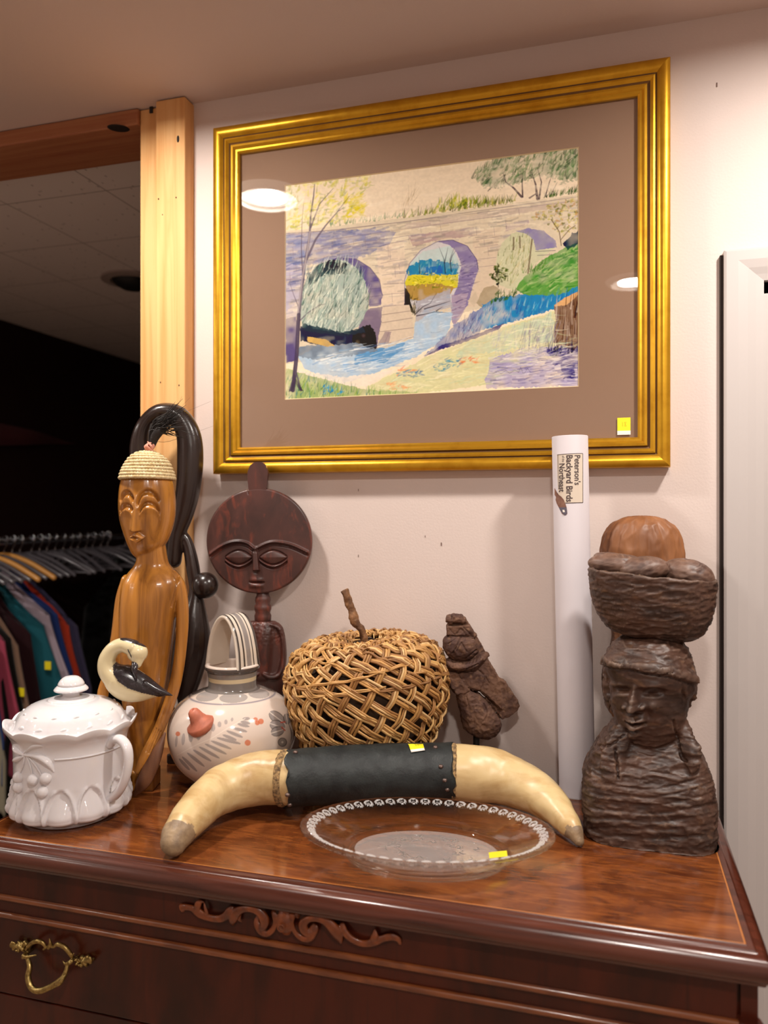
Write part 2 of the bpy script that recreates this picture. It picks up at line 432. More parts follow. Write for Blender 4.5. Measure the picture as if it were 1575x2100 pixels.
# case
FY = DY0+.022; cx0, cx1 = DX0+.018, DX1-.013
bm = B(); box(bm, cx0, cx1, FY+.012, YB-.004, .12, Z-.0355); dobj('carcass', bm, M_mah, smooth=False, bevel=.002)
def zF(py): return W(0, py, FY).z
zb1, zb2, zg = zF(1838), zF(1874), zF(2036)
px0, px1 = cx0+.028, .129
bm = B(); box(bm, px0, px1, FY, FY+.013, zb1, Z-.0355); dobj('frieze_panel', bm, M_mah, smooth=False, bevel=.001)
for zz in (zb1, zb2):
    bm = B(); tube(bm, [(px0, FY-.0005, zz), (px1, FY-.0005, zz)], .0042, 12, 1); dobj('bead_moulding', bm, M_bead)
bm = B(); box(bm, px0, px1, FY+.001, FY+.013, zb2, zb1); dobj('rail', bm, M_mah, smooth=False)
for s, xa, xb in ((0, cx0, px0-.004), (1, px1+.004, cx1)):
    xm = (xa+xb)/2; bm = B()
    box(bm, xa, xb, FY+.004, FY+.013, .12, Z-.036)
    rg = []
    for zz, r in ((.2, .010), (.5, .012), (zg-.15, .012), (zb2-.03, .013), (zb2-.02, .016), (zb2-.012, .012), (zb2, .015), (zb1-.004, .017), (zb1+.004, .012)):
        rg.append(sup((xm, FY+.003, zz), r, r, 2, 20))
    ring_loft(bm, rg); dobj('corner_column', bm, M_mah, ang=50)
def handle(par, cxw, czw, parent):
    "cast brass bail handle; px/py sketch from the photograph in mm around its centre"
    M_br = M_brass
    k = 1.0
    h0 = W(118, 1962, FY)
    def S(px, py, w):
        p = W(px, py, FY)-h0; p.y = -w; return p
    bm = B()
    def tb(pts, r, **kw): tube(bm, [S(*p) for p in pts], r, 10, 6, **kw)
    # upper scrolls
    tb([(66, 1944, .006), (74, 1928, .010), (88, 1920, .012), (100, 1922, .012), (106, 1932, .011), (101, 1938, .010)], [.002, .003, .0032, .003, .0022, .0015])
    tb([(158, 1964, .006), (156, 1948, .010), (146, 1932, .012), (132, 1926, .012), (122, 1932, .011), (112, 1930, .010)], [.002, .003, .0033, .003, .0022, .0015])
    tb([(112, 1934, .01), (117, 1926, .012), (116, 1914, .013)], [.003, .0028, .0006])
    tb([(66, 1938, .01), (73, 1926, .012)], [.0022, .0005], ) 
    tb([(158, 1952, .01), (165, 1944, .012)], [.0022, .0005])
    # rosettes
    for ang0, cx_, cy_, s in ((0, 50, 1936, -1), (0, 178, 1966, 1)):
        for q in range(15):
            a = q*2.4; rr = 1.0*math.sqrt(q)
            ell(bm, S(cx_+rr*4.6*math.cos(a), cy_+rr*2.8*math.sin(a), .003+.003*(q % 3 == 0)), (.0038-.0001*q, .004, .0032-.00008*q), 10, 7, Matrix.Rotation(a, 3, 'Y'))
        tb([(cx_, cy_, .004), (cx_+s*10, cy_-2, .007), (cx_+s*17, cy_-4, .008), (cx_+s*15, cy_-10, .008), (cx_+s*11, cy_-8, .007)], [.004, .003, .0026, .002, .0015])
    tb([(62, 1952, .012), (72, 1950, .014), (88, 1948, .012)], [.003, .002, .001])
    tb([(160, 1960, .012), (150, 1964, .014), (143, 1960, .012)], [.003, .002, .001])
    me1 = bm
    bm2 = B()
    tube(bm2, [S(*p) for p in ((66, 1950, .010), (78, 1968, .015), (80, 1986, .020), (90, 2004, .023), (106, 2010, .024), (126, 2004, .023), (144, 1994, .021), (152, 1982, .018), (154, 1962, .012))], [.0025, .0036, .0040, .0040, .0042, .004, .0046, .0034, .0024], 12, 6)
    tube(bm2, [S(132, 2004, .022), S(148, 1994, .024), S(156, 1982, .022)], [.001, .0036, .001], 8, 5)
    for cx_, cy_ in ((64, 1948), (158, 1962)):
        tube(me1, [S(cx_, cy_, -.001), S(cx_, cy_, .014)], .0028, 10, 1)
    tmp = bpy.data.meshes.new('tmp'); bm2.to_mesh(tmp); me1.from_mesh(tmp); bm2.free(); bpy.data.meshes.remove(tmp)
    for v in me1.verts: v.co += Vector((cxw, FY-.001+.25, czw))
    hm = remesh(me1, .0006, 1); link('handle', hm, M_br, parent)
M_brass = mat('aged_brass', '#a8915a', .36, metal=1, tex=[dict(scale=(300, 300, 300), c2='#5b4a28', lo=.45, hi=.75)], bump=[((500, 500, 500), .3, .0006)])
hc = W(118, 1962, FY)
zt = zb2
for k, (zhi, zlo) in enumerate(((zb2-.001, zg+.001), (zg-.001, zg-.16), (zg-.162, zg-.34), (zg-.342, zg-.55))):
    bm = B(); box(bm, px0, px1, FY, FY+.014, zlo, zhi)
    d = dobj('drawer', bm, M_mah, smooth=False, bevel=.0015)
    czw = hc.z-zhi if k == 0 else None
    zc = hc.z if k == 0 else (zhi+zlo)/2+.01
    for xx in (hc.x-DCX, -(hc.x-DCX)):
        handle(None, xx, zc, d)
for s in (0, 1):
    for yy in (FY+.035, -.075):
        xx = cx0+.035 if s == 0 else cx1-.035
        bm = B(); lathe(bm, [(.022, 0), (.026, .01), (.018, .05), (.028, .09), (.030, .125)], 20, (xx, yy, 0)); dobj('foot', bm, M_mah)
# carved scroll applique on the frieze
bm = B(); SC = 1575/480
def A(cx, cy, w): 
    p = W(360+cx/SC, 1830+cy/SC, FY); p.y -= w; return p
def at(pts, rad, fl=.6): tube(bm, [A(*p) for p in pts], [r/SC*.00086 for r in rad], 12, 7, flat=fl, up=(0, 1, 0))
at([(48, 100, .002), (75, 92, .003), (120, 100, .003), (170, 130, .004), (230, 158, .004), (300, 166, .005), (345, 150, .005), (375, 118, .006), (395, 95, .006), (410, 92, .004)], [22, 16, 16, 22, 18, 18, 20, 22, 16, 6])
at([(175, 128, .004), (160, 90, .005), (175, 55, .006), (198, 48, .005)], [12, 18, 16, 4])
at([(200, 140, .004), (225, 125, .006), (215, 90, .006), (200, 50, .004)], [10, 10, 8, 3])
at([(395, 215, .003), (395, 180, .005), (410, 140, .006), (440, 105, .008), (490, 85, .010), (550, 88, .011), (595, 115, .010), (618, 160, .009), (610, 205, .008), (585, 215, .007), (565, 180, .006)], [4, 20, 26, 22, 16, 16, 22, 26, 20, 16, 8])
at([(450, 190, .003), (438, 170, .004), (448, 130, .005)], [5, 9, 8])
at([(565, 150, .004), (560, 190, .006), (585, 240, .007), (630, 258, .008), (670, 230, .008), (690, 180, .009), (685, 130, .009), (672, 115, .006)], [12, 16, 16, 14, 14, 12, 14, 16])
at([(745, 115, .006), (748, 160, .009), (755, 215, .008), (760, 262, .005)], [30, 34, 40, 20], .45)
at([(805, 130, .008), (800, 180, .009), (815, 235, .008), (850, 280, .007), (900, 295, .007), (935, 270, .007), (955, 225, .006), (945, 205, .004)], [16, 12, 12, 14, 16, 16, 14, 8])
at([(835, 150, .004), (820, 135, .006), (800, 130, .006)], [14, 14, 10])
at([(940, 200, .004), (915, 250, .008), (885, 230, .009), (880, 185, .010), (915, 152, .011), (970, 148, .010), (1030, 170, .009), (1075, 215, .008), (1105, 270, .006), (1120, 335, .003)], [10, 16, 22, 22, 16, 16, 22, 28, 26, 6])
at([(1130, 200, .005), (1150, 250, .006), (1200, 300, .006), (1270, 330, .005), (1340, 325, .004), (1400, 300, .004), (1460, 290, .003), (1500, 310, .002), (1515, 340, .002)], [14, 18, 16, 16, 18, 16, 18, 14, 8])
at([(1320, 315, .004), (1350, 280, .006), (1350, 235, .005)], [10, 18, 5])
at([(1060, 280, .003), (1060, 250, .004), (1050, 220, .005)], [4, 8, 6])
c = A(745, 196, .0165)
tube(bm, [Vector((c.x+.0045*math.cos(a), c.y, c.z+.0045*math.sin(a))) for a in np.linspace(0, 2*PI, 14)], .0010, 6, 1)
me = remesh(bm, .00075, 2)
a_, n_ = getv(me); a_ -= np.array((DCX, -.25, 0)); setv(me, a_)
link('carved_scroll', me, M_carve, DR)
# ---------------------------------------------------------------- framed watercolour
M_gold = mat('gold_leaf', '#d3a02a', .32, metal=.8, tex=[dict(scale=(30, 30, 30), c2='#b98318', lo=.45, hi=.8)], bump=[((220, 220, 220), .12, .0006)])
M_goldD = mat('gold_groove', '#6b4a26', .5, metal=.5)
M_mat = mat('mat_board', '#8f735f', .85, spec=.15)
M_matE = mat('mat_bevel', '#e0c9a0', .7)
YF = -.030
cs = [W(434, 262, YF), W(1378, 113, YF), W(1373, 957, YF), W(437, 972, YF)]
fx0, fx1 = (cs[0].x+cs[3].x)/2, (cs[1].x+cs[2].x)/2
fz1, fz0 = (cs[0].z+cs[1].z)/2, (cs[2].z+cs[3].z)/2
fcx = (fx0+fx1)/2
PF = thing('framed_watercolor', 'watercolour of a stone arch bridge in a gilt frame under glass', 'picture', (fcx, 0, fz0))
def pobj(name, bm, m, par=None, **k):
    for v in bm.verts: v.co -= Vector((fcx, 0, fz0))
    return obj(name, bm, m, par or PF, **k)
FWD = .0505
fprof = [(0, .002), (0, .026), (.001, .0285), (.004, .0305), (.009, .0315), (.014, .0305), (.018, .028), (.0205, .0245), (.0225, .0235), (.0235, .0255), (.0265, .0262), (.0285, .0245),
         (.031, .022), (.034, .0205), (.036, .0235), (.040, .0240), (.0425, .0215), (.044, .0195), (.0475, .0195), (.0505, .0165), (.0505, .0115), (.049, .0115), (.049, .002)]
crn = [(fx0, fz1, 1, -1), (fx1, fz1, -1, -1), (fx1, fz0, -1, 1), (fx0, fz0, 1, 1)]
for q in range(4):
    bm = B(); rg = []
    for (x, z, sx, sz) in (crn[q], crn[(q+1) % 4]):
        rg.append([Vector((x+sx*i, -d, z+sz*i)) for i, d in fprof])
    ring_loft(bm, rg, True); o = pobj('frame_rail', bm, [M_gold, M_goldD], ang=30)
    for f in o.data.polygons:
        c = f.center+Vector((fcx, 0, fz0)); i = min(abs(c.x-fx0), abs(c.x-fx1), abs(c.z-fz0), abs(c.z-fz1))
        if .0195 < i < .0235 or .0300 < i < .0350: f.material_index = 1
ix0, ix1, iz0, iz1 = fx0+.0485, fx1-.0485, fz0+.0485, fz1-.0485
YM = -.0095; YP = -.0070
pc = [W(584, 379, YM), W(1187, 302, YM), W(1187, 793, YM), W(584, 819, YM)]
wx0, wx1 = (pc[0].x+pc[3].x)/2, (pc[1].x+pc[2].x)/2; wz1, wz0 = (pc[0].z+pc[1].z)/2, (pc[2].z+pc[3].z)/2
bm = B()
box(bm, ix0, wx0, YM, YP, iz0, iz1); box(bm, wx1, ix1, YM, YP, iz0, iz1); box(bm, wx0, wx1, YM, YP, wz1, iz1); box(bm, wx0, wx1, YM, YP, iz0, wz0)
pobj('mat_board', bm, M_mat, smooth=False)
bm = B(); rg = []
e = .0016
for (a, y) in ((0, YM-.0001), (e, YP)):
    rg.append([Vector((wx0+a, y, wz0+a)), Vector((wx1-a, y, wz0+a)), Vector((wx1-a, y, wz1-a)), Vector((wx0+a, y, wz1-a))])
ring_loft(bm, rg, False); pobj('mat_bevel', bm, M_matE, smooth=False)
bm = B(); box(bm, fx0+.01, fx1-.01, -.006, -.002, fz0+.01, fz1-.01); pobj('backing_board', bm, M_mat, smooth=False)
m = bpy.data.materials.new('picture_glass'); m.use_nodes = True; nt = m.node_tree; nt.nodes.clear()
out = nt.nodes.new('ShaderNodeOutputMaterial'); tr = nt.nodes.new('ShaderNodeBsdfTransparent'); gl = nt.nodes.new('ShaderNodeBsdfGlossy'); gl.inputs['Roughness'].default_value = .0
fr = nt.nodes.new('ShaderNodeFresnel'); fr.inputs['IOR'].default_value = 1.7; mx = nt.nodes.new('ShaderNodeMixShader')
nt.links.new(fr.outputs[0], mx.inputs[0]); nt.links.new(tr.outputs[0], mx.inputs[1]); nt.links.new(gl.outputs[0], mx.inputs[2]); nt.links.new(mx.outputs[0], out.inputs[0])
M_pglass = m
YG = -.0115
bm = B(); bm.faces.new([bm.verts.new(p) for p in ((ix0-.001, YG, iz0-.001), (ix1+.001, YG, iz0-.001), (ix1+.001, YG, iz1+.001), (ix0-.001, YG, iz1+.001))])
pobj('glass_pane', bm, M_pglass, smooth=False)
M_yel = mat('price_sticker', '#f2e21a', .55); M_wsl = mat('white_sticker', '#efe9e0', .6); M_ink = mat('ink', '#3c3426', .7)
bm = B(); a, b = W(1266, 857, YG), W(1293, 883, YG); c = W(1293, 891, YG)
zs = (a.z+W(1266, 857, YG).z)/2
vs = box(bm, a.x, b.x, YG-.0006, YG-.0001, c.z, a.z)
o = pobj('price_sticker', bm, [M_yel, M_wsl, M_ink], smooth=False); o['label'] = 'yellow price sticker'
bm = B(); box(bm, a.x-.0001, b.x+.0001, YG-.0008, YG-.0003, c.z-.0002, b.z); pobj('sticker_edge', bm, M_wsl, o, smooth=False)
def digits(bm, cen, ux, uz, s, text='18'):
    "seven-segment-like pen strokes"
    seg = {'3': [((-.4, .9), (.4, .9)), ((.4, .9), (.4, -.9)), ((.4, 0), (-.2, 0)), ((.4, -.9), (-.4, -.9))], '1': [((0, 1), (0, -1))], '8': [((-.4, .9), (.4, .9)), ((.4, .9), (-.4, -.9)), ((-.4, -.9), (.4, -.9)), ((.4, -.9), (-.4, .9))], '0': [((-.4, .8), (.4, .8)), ((.4, .8), (.4, -.8)), ((.4, -.8), (-.4, -.8)), ((-.4, -.8), (-.4, .8))]}
    for i, chx in enumerate(text):
        off = (i-(len(text)-1)/2)*1.3
        for p, q in seg[chx]:
            tube(bm, [cen+ux*(s*(p[0]+off))+uz*(s*p[1]), cen+ux*(s*(q[0]+off))+uz*(s*q[1])], .00022, 5, 1)
bm = B(); digits(bm, Vector(((a.x+b.x)/2, YG-.0007, (a.z+b.z)/2)), Vector((1, 0, 0)), UP, .0035); pobj('handwriting', bm, mat('pen', '#c9a818', .7), o)
# ---- the painting itself: paint strokes rasterised on a fine grid
NU, NV = 600, 500
wu = np.linspace(wx0, wx1, NU); wv = np.linspace(wz1, wz0, NV)
GX, GZ = np.meshgrid(wu, wv)
ddx, ddy, ddz = GX-CAM.x, YP-.0004-CAM.y, GZ-CAM.z
tt_ = ddx*FW.x+ddy*FW.y
PX = CX0+(ddx*RT.x+ddy*RT.y)/tt_*FP; PY = CY0-ddz/tt_*FP
CX = (PX-570)*1575/640; CY = (PY-280)*1378/560
colx = CX[0]
rs = np.random.RandomState(3)
def field(nx, ny):
    r = rs.uniform(-1, 1, (ny+1, nx+1)); y = np.linspace(0, ny-1e-6, NV); x = np.linspace(0, nx-1e-6, NU)
    yi = y.astype(int); xi = x.astype(int); fy = (y-yi)[:, None]; fx = (x-xi)[None]
    fy = fy*fy*(3-2*fy); fx = fx*fx*(3-2*fx)
    return (r[yi][:, xi]*(1-fx)+r[yi][:, xi+1]*fx)*(1-fy)+(r[yi+1][:, xi]*(1-fx)+r[yi+1][:, xi+1]*fx)*fy
N1, N2, N3 = field(12, 10), field(45, 40), field(150, 130)
img = np.zeros((NV, NU, 3)); img[:] = lin('#e6d5bd')
def win(x0, x1, y0, y1, pad=12):
    i0, i1 = np.searchsorted(colx, (x0-pad, x1+pad)); i1 = min(NU, i1+1); i0 = max(0, i0-1)
    if i1 <= i0: return None
    sub = CY[:, i0:i1]; rr = np.where((sub.max(1) > y0-pad) & (sub.min(1) < y1+pad))[0]
    if len(rr) == 0: return None
    return slice(rr[0], rr[-1]+1), slice(i0, i1)
def blend(sl, a, c):
    c = np.array(lin(c)) if isinstance(c, str) else np.array(c)
    img[sl] = img[sl]*(1-a[..., None])+c*a[..., None]
def fill(pts, c, a=1.0, rough=4, tex=.25, mul=False):
    p = np.array(pts, float); sl = win(p[:, 0].min(), p[:, 0].max(), p[:, 1].min(), p[:, 1].max())
    if sl is None: return
    x = CX[sl]+N2[sl]*rough; y = CY[sl]+N3[sl]*rough*.6
    ins = np.zeros(x.shape, bool)
    for (x1, y1), (x2, y2) in zip(p, np.roll(p, -1, 0)):
        if y1 == y2: continue
        cnd = ((y1 > y) != (y2 > y)) & (x < (x2-x1)*(y-y1)/(y2-y1)+x1); ins ^= cnd
    al = ins*np.clip(a*(1+tex*(N1[sl]+N2[sl])), 0, 1)
    blend(sl, al, c)
def line(pts, wd, c, a=.8, taper=False):
    p = np.array(pts, float); sl = win(p[:, 0].min(), p[:, 0].max(), p[:, 1].min(), p[:, 1].max(), wd+3)
    if sl is None: return
    x, y = CX[sl], CY[sl]; d = np.full(x.shape, 1e9); n = len(p)-1
    for k in range(n):
        a0, b0 = p[k], p[k+1]; v = b0-a0; L = max((v*v).sum(), 1e-6)
        tq = np.clip(((x-a0[0])*v[0]+(y-a0[1])*v[1])/L, 0, 1)
        dd = np.hypot(x-a0[0]-tq*v[0], y-a0[1]-tq*v[1])
        wloc = wd*(1-.8*(k+tq)/n) if taper else wd
        d = np.minimum(d, dd-wloc/2)
    blend(sl, a*np.clip(.5-d/2.2, 0, 1), c)
rr = random.Random(11)
def dabs(pts, n, ln, ang, wd, cols, a=.6, spread=.5, taper=True):
    p = np.array(pts, float); x0, y0 = p.min(0); x1, y1 = p.max(0); k = 0; tries = 0
    while k < n and tries < n*20:
        tries += 1; x = rr.uniform(x0, x1); y = rr.uniform(y0, y1); ins = False
        for (ax, ay), (bx, by) in zip(p, np.roll(p, -1, 0)):
            if (ay > y) != (by > y) and x < (bx-ax)*(y-ay)/(by-ay)+ax: ins = not ins
        if not ins: continue
        k += 1; th = math.radians(ang+rr.uniform(-1, 1)*spread*57); l = ln*rr.uniform(.5, 1.3)
        line([(x, y), (x+l*math.cos(th)*.5, y-l*math.sin(th)*.5+rr.uniform(-1, 1)*l*.08), (x+l*math.cos(th), y-l*math.sin(th))], wd*rr.uniform(.6, 1.4), rr.choice(cols), a*rr.uniform(.6, 1), taper)
# sky, bridge mass
fill([(0, 200), (1575, 20), (1575, 330), (0, 500)], '#d8c6b2', .5, 10)
fill([(20, 480), (260, 455), (640, 410), (1060, 352), (1575, 285), (1575, 600), (1200, 820), (900, 900), (560, 1080), (20, 1150)], '#cdbfab', .95, 3)
fill([(20, 492), (250, 478), (430, 470), (600, 480), (560, 560), (380, 620), (180, 640), (20, 680)], '#8f8ea6', .75, 10, .4)
fill([(20, 500), (120, 495), (150, 640), (120, 800), (30, 900)], '#7d88a8', .6, 8, .4)
fill([(30, 640), (130, 650), (110, 900), (30, 920)], '#b3a9b8', .7, 6)
fill([(640, 440), (1060, 380), (1570, 310), (1570, 340), (1060, 410), (640, 470)], '#b9a6a0', .5, 5)
fill([(500, 560), (640, 520), (640, 860), (520, 880)], '#d6c3b1', .7, 4)
fill([(665, 500), (990, 455), (1000, 500), (820, 520), (680, 555)], '#a88f92', .65, 6)
fill([(980, 480), (1130, 455), (1110, 560), (1090, 740), (1000, 860), (960, 860), (1000, 700)], '#ccb9a6', .7, 4)
fill([(440, 500), (545, 498), (560, 545), (450, 560)], '#a39ba5', .6, 6)
fill([(1150, 440), (1270, 420), (1270, 440), (1150, 480)], '#b09ca0', .6, 5)
bmass = [(20, 500), (260, 475), (640, 430), (1060, 372), (1575, 300), (1575, 440), (1400, 480), (1250, 460), (1120, 560), (1060, 620), (1000, 560), (880, 520), (760, 550), (640, 680), (640, 860), (530, 860), (525, 740), (440, 640), (330, 610), (200, 640), (130, 740), (110, 900), (20, 900)]
dabs(bmass, 420, 60, 8, 9, ['#dccfb9', '#ada096', '#c9b79c', '#908c98', '#e9ddc8', '#a39a94', '#8a847f'], .42, .12, False)
dabs([(20, 495), (260, 475), (520, 470), (520, 560), (380, 610), (180, 640), (20, 800)], 170, 60, 10, 10, ['#6f7496', '#8f90ac', '#a9a4b4', '#5d6488', '#b9a9a4'], .5, .15, False)
# coursing lines
for (xa, ya, xb, yb) in ((20, 500, 1560, 318), (120, 540, 1130, 400), (200, 570, 660, 500), (540, 545, 660, 520), (520, 640, 645, 620), (525, 700, 640, 690), (530, 745, 640, 738), (525, 800, 640, 790), (520, 860, 660, 848), (1000, 520, 1130, 500), (1010, 620, 1100, 610), (1000, 660, 1090, 650), (995, 560, 1110, 545), (640, 570, 700, 560), (40, 620, 120, 612), (40, 720, 120, 712), (40, 770, 120, 762), (40, 670, 120, 662), (920, 640, 1000, 655), (915, 700, 990, 712), (905, 740, 985, 750)):
    line([(xa, ya), ((xa+xb)/2, (ya+yb)/2+rr.uniform(-4, 4)), (xb, yb)], 2.4, '#7d6f7e', .65)
for x, y, h in ((275, 530, 45), (440, 500, 60), (555, 545, 60), (590, 660, 50), (565, 580, 40), (660, 500, 40), (1000, 455, 45), (1090, 455, 45), (1215, 365, 30), (1150, 430, 35), (1040, 520, 30), (1060, 560, 40), (575, 790, 45), (610, 640, 30), (75, 560, 50), (90, 640, 40), (60, 690, 40), (380, 520, 30), (820, 450, 25), (720, 460, 25)):
    line([(x, y), (x+3, y+h)], 2.2, '#857784', .6)
line([(112, 900), (130, 760), (155, 695), (215, 643), (300, 612), (395, 618), (465, 662), (512, 722), (526, 800)], 3.5, '#4f4a60', .75)
line([(20, 490), (300, 472), (640, 430), (1060, 368), (1570, 296)], 3, '#6f6573', .7)
# arch 1
arch1 = [(130, 760), (150, 700), (200, 650), (270, 620), (340, 625), (400, 665), (440, 730), (458, 800), (455, 870), (420, 950), (330, 1000), (200, 990), (120, 960), (110, 860)]
fill([(160, 690), (220, 640), (300, 612), (390, 615), (460, 660), (510, 720), (528, 800), (520, 850), (460, 860), (455, 790), (430, 720), (380, 650), (320, 622)], '#6f678c', .95, 3, .3)
fill(arch1, '#a3ada6', 1, 3)
fill([(150, 700), (210, 645), (300, 618), (360, 645), (330, 690), (230, 700), (160, 760)], '#3f4b52', .9, 12, .4)
dabs(arch1, 320, 45, 68, 5, ['#5c716c', '#c9cfc0', '#7f938b', '#3f5052', '#dfe0cf', '#6c8577'], .7, .35)
for k in range(6): line([(455+k*4, 850-k*40), (525-k*4, 840-k*38)], 2, '#4e466b', .6)
# arch 2
fill([(640, 700), (665, 640), (720, 570), (800, 530), (880, 520), (950, 550), (1000, 610), (1012, 660), (990, 740), (960, 830), (890, 920), (880, 850), (640, 850)], '#c5bfc0', 1, 3)
fill([(800, 528), (890, 522), (960, 555), (1005, 620), (1012, 670), (985, 750), (960, 850), (880, 940), (872, 850), (905, 760), (925, 650), (905, 590), (870, 550)], '#8a7fa0', .95, 3, .35)
fill([(880, 800), (960, 790), (945, 870), (890, 960), (872, 900)], '#a596a8', .9, 3)
fill([(670, 640), (730, 580), (870, 552), (900, 600), (918, 650), (910, 720), (660, 720)], '#b9c4c2', .9, 4)
fill([(660, 650), (760, 620), (900, 640), (915, 700), (650, 710)], '#4f86a8', .85, 12, .5)
fill([(740, 660), (830, 650), (835, 690), (745, 695)], '#2e6db0', .8, 8)
fill([(650, 700), (910, 695), (905, 760), (700, 770), (645, 750)], '#c8bd56', .9, 8, .4)
fill([(645, 750), (800, 740), (900, 760), (870, 800), (720, 830), (650, 820)], '#a98d5e', .85, 8, .4)
dabs([(650, 690), (905, 690), (900, 770), (655, 780)], 60, 18, 30, 6, ['#e3cf3c', '#8a8f3a', '#f0e27a', '#6d7a35'], .8, 1.2)
dabs([(670, 640), (905, 620), (905, 700), (660, 700)], 50, 22, 80, 6, ['#7fb0a5', '#2f6fae', '#4c8f9a', '#9ec3b8'], .6, .3)
for q in ([(845, 690), (838, 620), (812, 555)], [(840, 640), (858, 560)], [(875, 680), (868, 620), (890, 560)], [(715, 690), (712, 610)], [(868, 640), (880, 600), (895, 580)]): line(q, 6, '#4b4a58', .8, True)
for k in range(7): line([(905-k*4, 650+k*38), (1000-k*9, 655+k*32)], 2.2, '#5d5478', .7)
fill([(640, 760), (665, 790), (690, 900), (640, 860)], '#4b4a44', .8, 6)
dabs([(905, 560), (985, 590), (1005, 660), (960, 830), (885, 910), (905, 760), (920, 640)], 60, 34, 15, 7, ['#6d6288', '#a79cb4', '#544a74', '#bdb0bc'], .55, .3)
line([(640, 860), (640, 720), (665, 640), (720, 575), (800, 532), (880, 522), (955, 552), (1003, 620), (1010, 668)], 3.5, '#5d526c', .7)
# arch 3
fill([(1105, 600), (1130, 540), (1180, 490), (1250, 465), (1330, 475), (1390, 520), (1400, 560), (1300, 640), (1190, 780), (1100, 740)], '#c2c0a4', 1, 3)
fill([(1200, 478), (1260, 462), (1340, 476), (1400, 525), (1405, 560), (1300, 575), (1290, 520), (1250, 490)], '#8e86a8', .9, 3, .3)
dabs([(1110, 590), (1180, 500), (1280, 500), (1270, 620), (1180, 760), (1110, 700)], 130, 34, 70, 5, ['#8f9a5c', '#d9d4b8', '#7f8a5e', '#b7a97a', '#5f6b45'], .6, .5)
for q in ([(1282, 520), (1262, 690)], [(1190, 510), (1188, 570)], [(1220, 505), (1222, 560)]): line(q, 8, '#6b5a4f', .75)
line([(1300, 580), (1400, 575)], 3, '#55506a', .8); line([(1310, 600), (1390, 596)], 3, '#55506a', .7)
# pier
fill([(530, 860), (665, 850), (690, 1010), (560, 1055), (490, 1060), (515, 960)], '#ccbba9', 1, 3)
fill([(455, 870), (525, 860), (518, 960), (495, 1070), (440, 1060), (400, 980)], '#847888', .95, 4)
fill([(370, 985), (460, 950), (500, 1000), (490, 1075), (370, 1040)], '#4a4744', .9, 8, .4)
for q in ([(525, 940), (680, 915)], [(515, 985), (685, 965)], [(495, 1055), (570, 1040), (685, 1010)], [(560, 990), (535, 1050)], [(525, 900), (668, 880)]): line(q, 2.6, '#6d5f68', .75)
fill([(500, 1050), (540, 985), (575, 985), (560, 1040)], '#8f8088', .6, 4)
fill([(1000, 840), (1040, 765), (1090, 750), (1120, 770), (1090, 820), (1030, 860)], '#a99a84', .9, 4)
fill([(960, 830), (1000, 780), (1010, 820), (990, 860)], '#c3b3a0', .8, 4)
# water
fill([(690, 940), (790, 880), (880, 890), (870, 960), (830, 1030), (700, 1110), (500, 1190), (320, 1250), (130, 1170), (100, 1110), (200, 1060), (360, 1050), (500, 1080), (680, 1020)], '#a9bccf', .95, 6, .2)
fill([(700, 830), (870, 770), (880, 860), (790, 880), (690, 940)], '#a9a6ae', .85, 6)
fill([(400, 1090), (560, 1060), (640, 1040), (620, 1080), (540, 1140), (380, 1150)], '#6d96bd', .8, 10, .4)
fill([(110, 1060), (370, 1030), (500, 1080), (400, 1100), (200, 1130), (100, 1110)], '#7d8794', .85, 10, .4)
fill([(110, 960), (380, 1000), (380, 1040), (240, 1060), (110, 1030)], '#40485a', .9, 8, .4)
fill([(150, 1010), (240, 1025), (290, 1055), (250, 1062), (150, 1035)], '#c9a870', .9, 3)
fill([(120, 940), (330, 990), (430, 960), (440, 985), (330, 1010), (120, 975)], '#46535a', .8, 8)
dabs([(130, 1100), (400, 1100), (700, 1030), (830, 930), (820, 1010), (600, 1160), (300, 1220)], 60, 70, 10, 4, ['#dfe3e4', '#7c9dc0', '#c7d3dc', '#6f88a8'], .5, .15)
fill([(100, 1180), (330, 1215), (520, 1190), (600, 1170), (450, 1260), (330, 1270), (120, 1230)], '#e2d4c6', .9, 8)
dabs([(340, 1060), (640, 1030), (820, 1010), (600, 1160), (330, 1200), (150, 1150)], 130, 90, 12, 6, ['#e9ebea', '#5f8ec0', '#8fb0d0', '#cfd9e0', '#f0ece4'], .5, .12)
dabs([(700, 840), (870, 790), (870, 960), (720, 960)], 50, 50, 15, 5, ['#d9dde0', '#8fa9c4', '#b3bcc8'], .5, .2)
# branches
for q in ([(690, 900), (730, 860), (770, 840), (800, 790)], [(700, 905), (790, 885), (860, 890)], [(740, 870), (840, 840), (870, 830)], [(800, 880), (830, 860)], [(690, 890), (680, 840)]): line(q, 6, '#46434a', .85, True)
dabs([(640, 780), (700, 820), (720, 900), (680, 910)], 30, 25, 60, 4, ['#3d4339', '#5c5a48'], .7, 1)
# green bank and blue grass
fill([(1200, 770), (1250, 700), (1340, 620), (1450, 560), (1575, 510), (1575, 790), (1400, 810), (1260, 815)], '#6f9a5e', .95, 6, .3)
fill([(1400, 610), (1570, 530), (1570, 600), (1430, 680), (1300, 720)], '#4f8550', .7, 14, .4)
dabs([(1210, 790), (1300, 660), (1570, 520), (1570, 790)], 90, 40, 25, 5, ['#3f7a49', '#8fb070', '#5b9455', '#a9bf84'], .6, .4)
fill([(1445, 540), (1480, 490), (1560, 470), (1560, 540), (1460, 570)], '#3c4c5c', .85, 10)
fill([(1040, 850), (1100, 810), (1200, 800), (1400, 800), (1575, 740), (1575, 830), (1400, 870), (1200, 930), (980, 990), (950, 930)], '#4a86b4', .9, 12, .4)
fill([(880, 960), (980, 890), (1040, 860), (1010, 1000), (900, 1040), (820, 1060), (740, 1110)], '#8c90ac', .85, 10, .4)
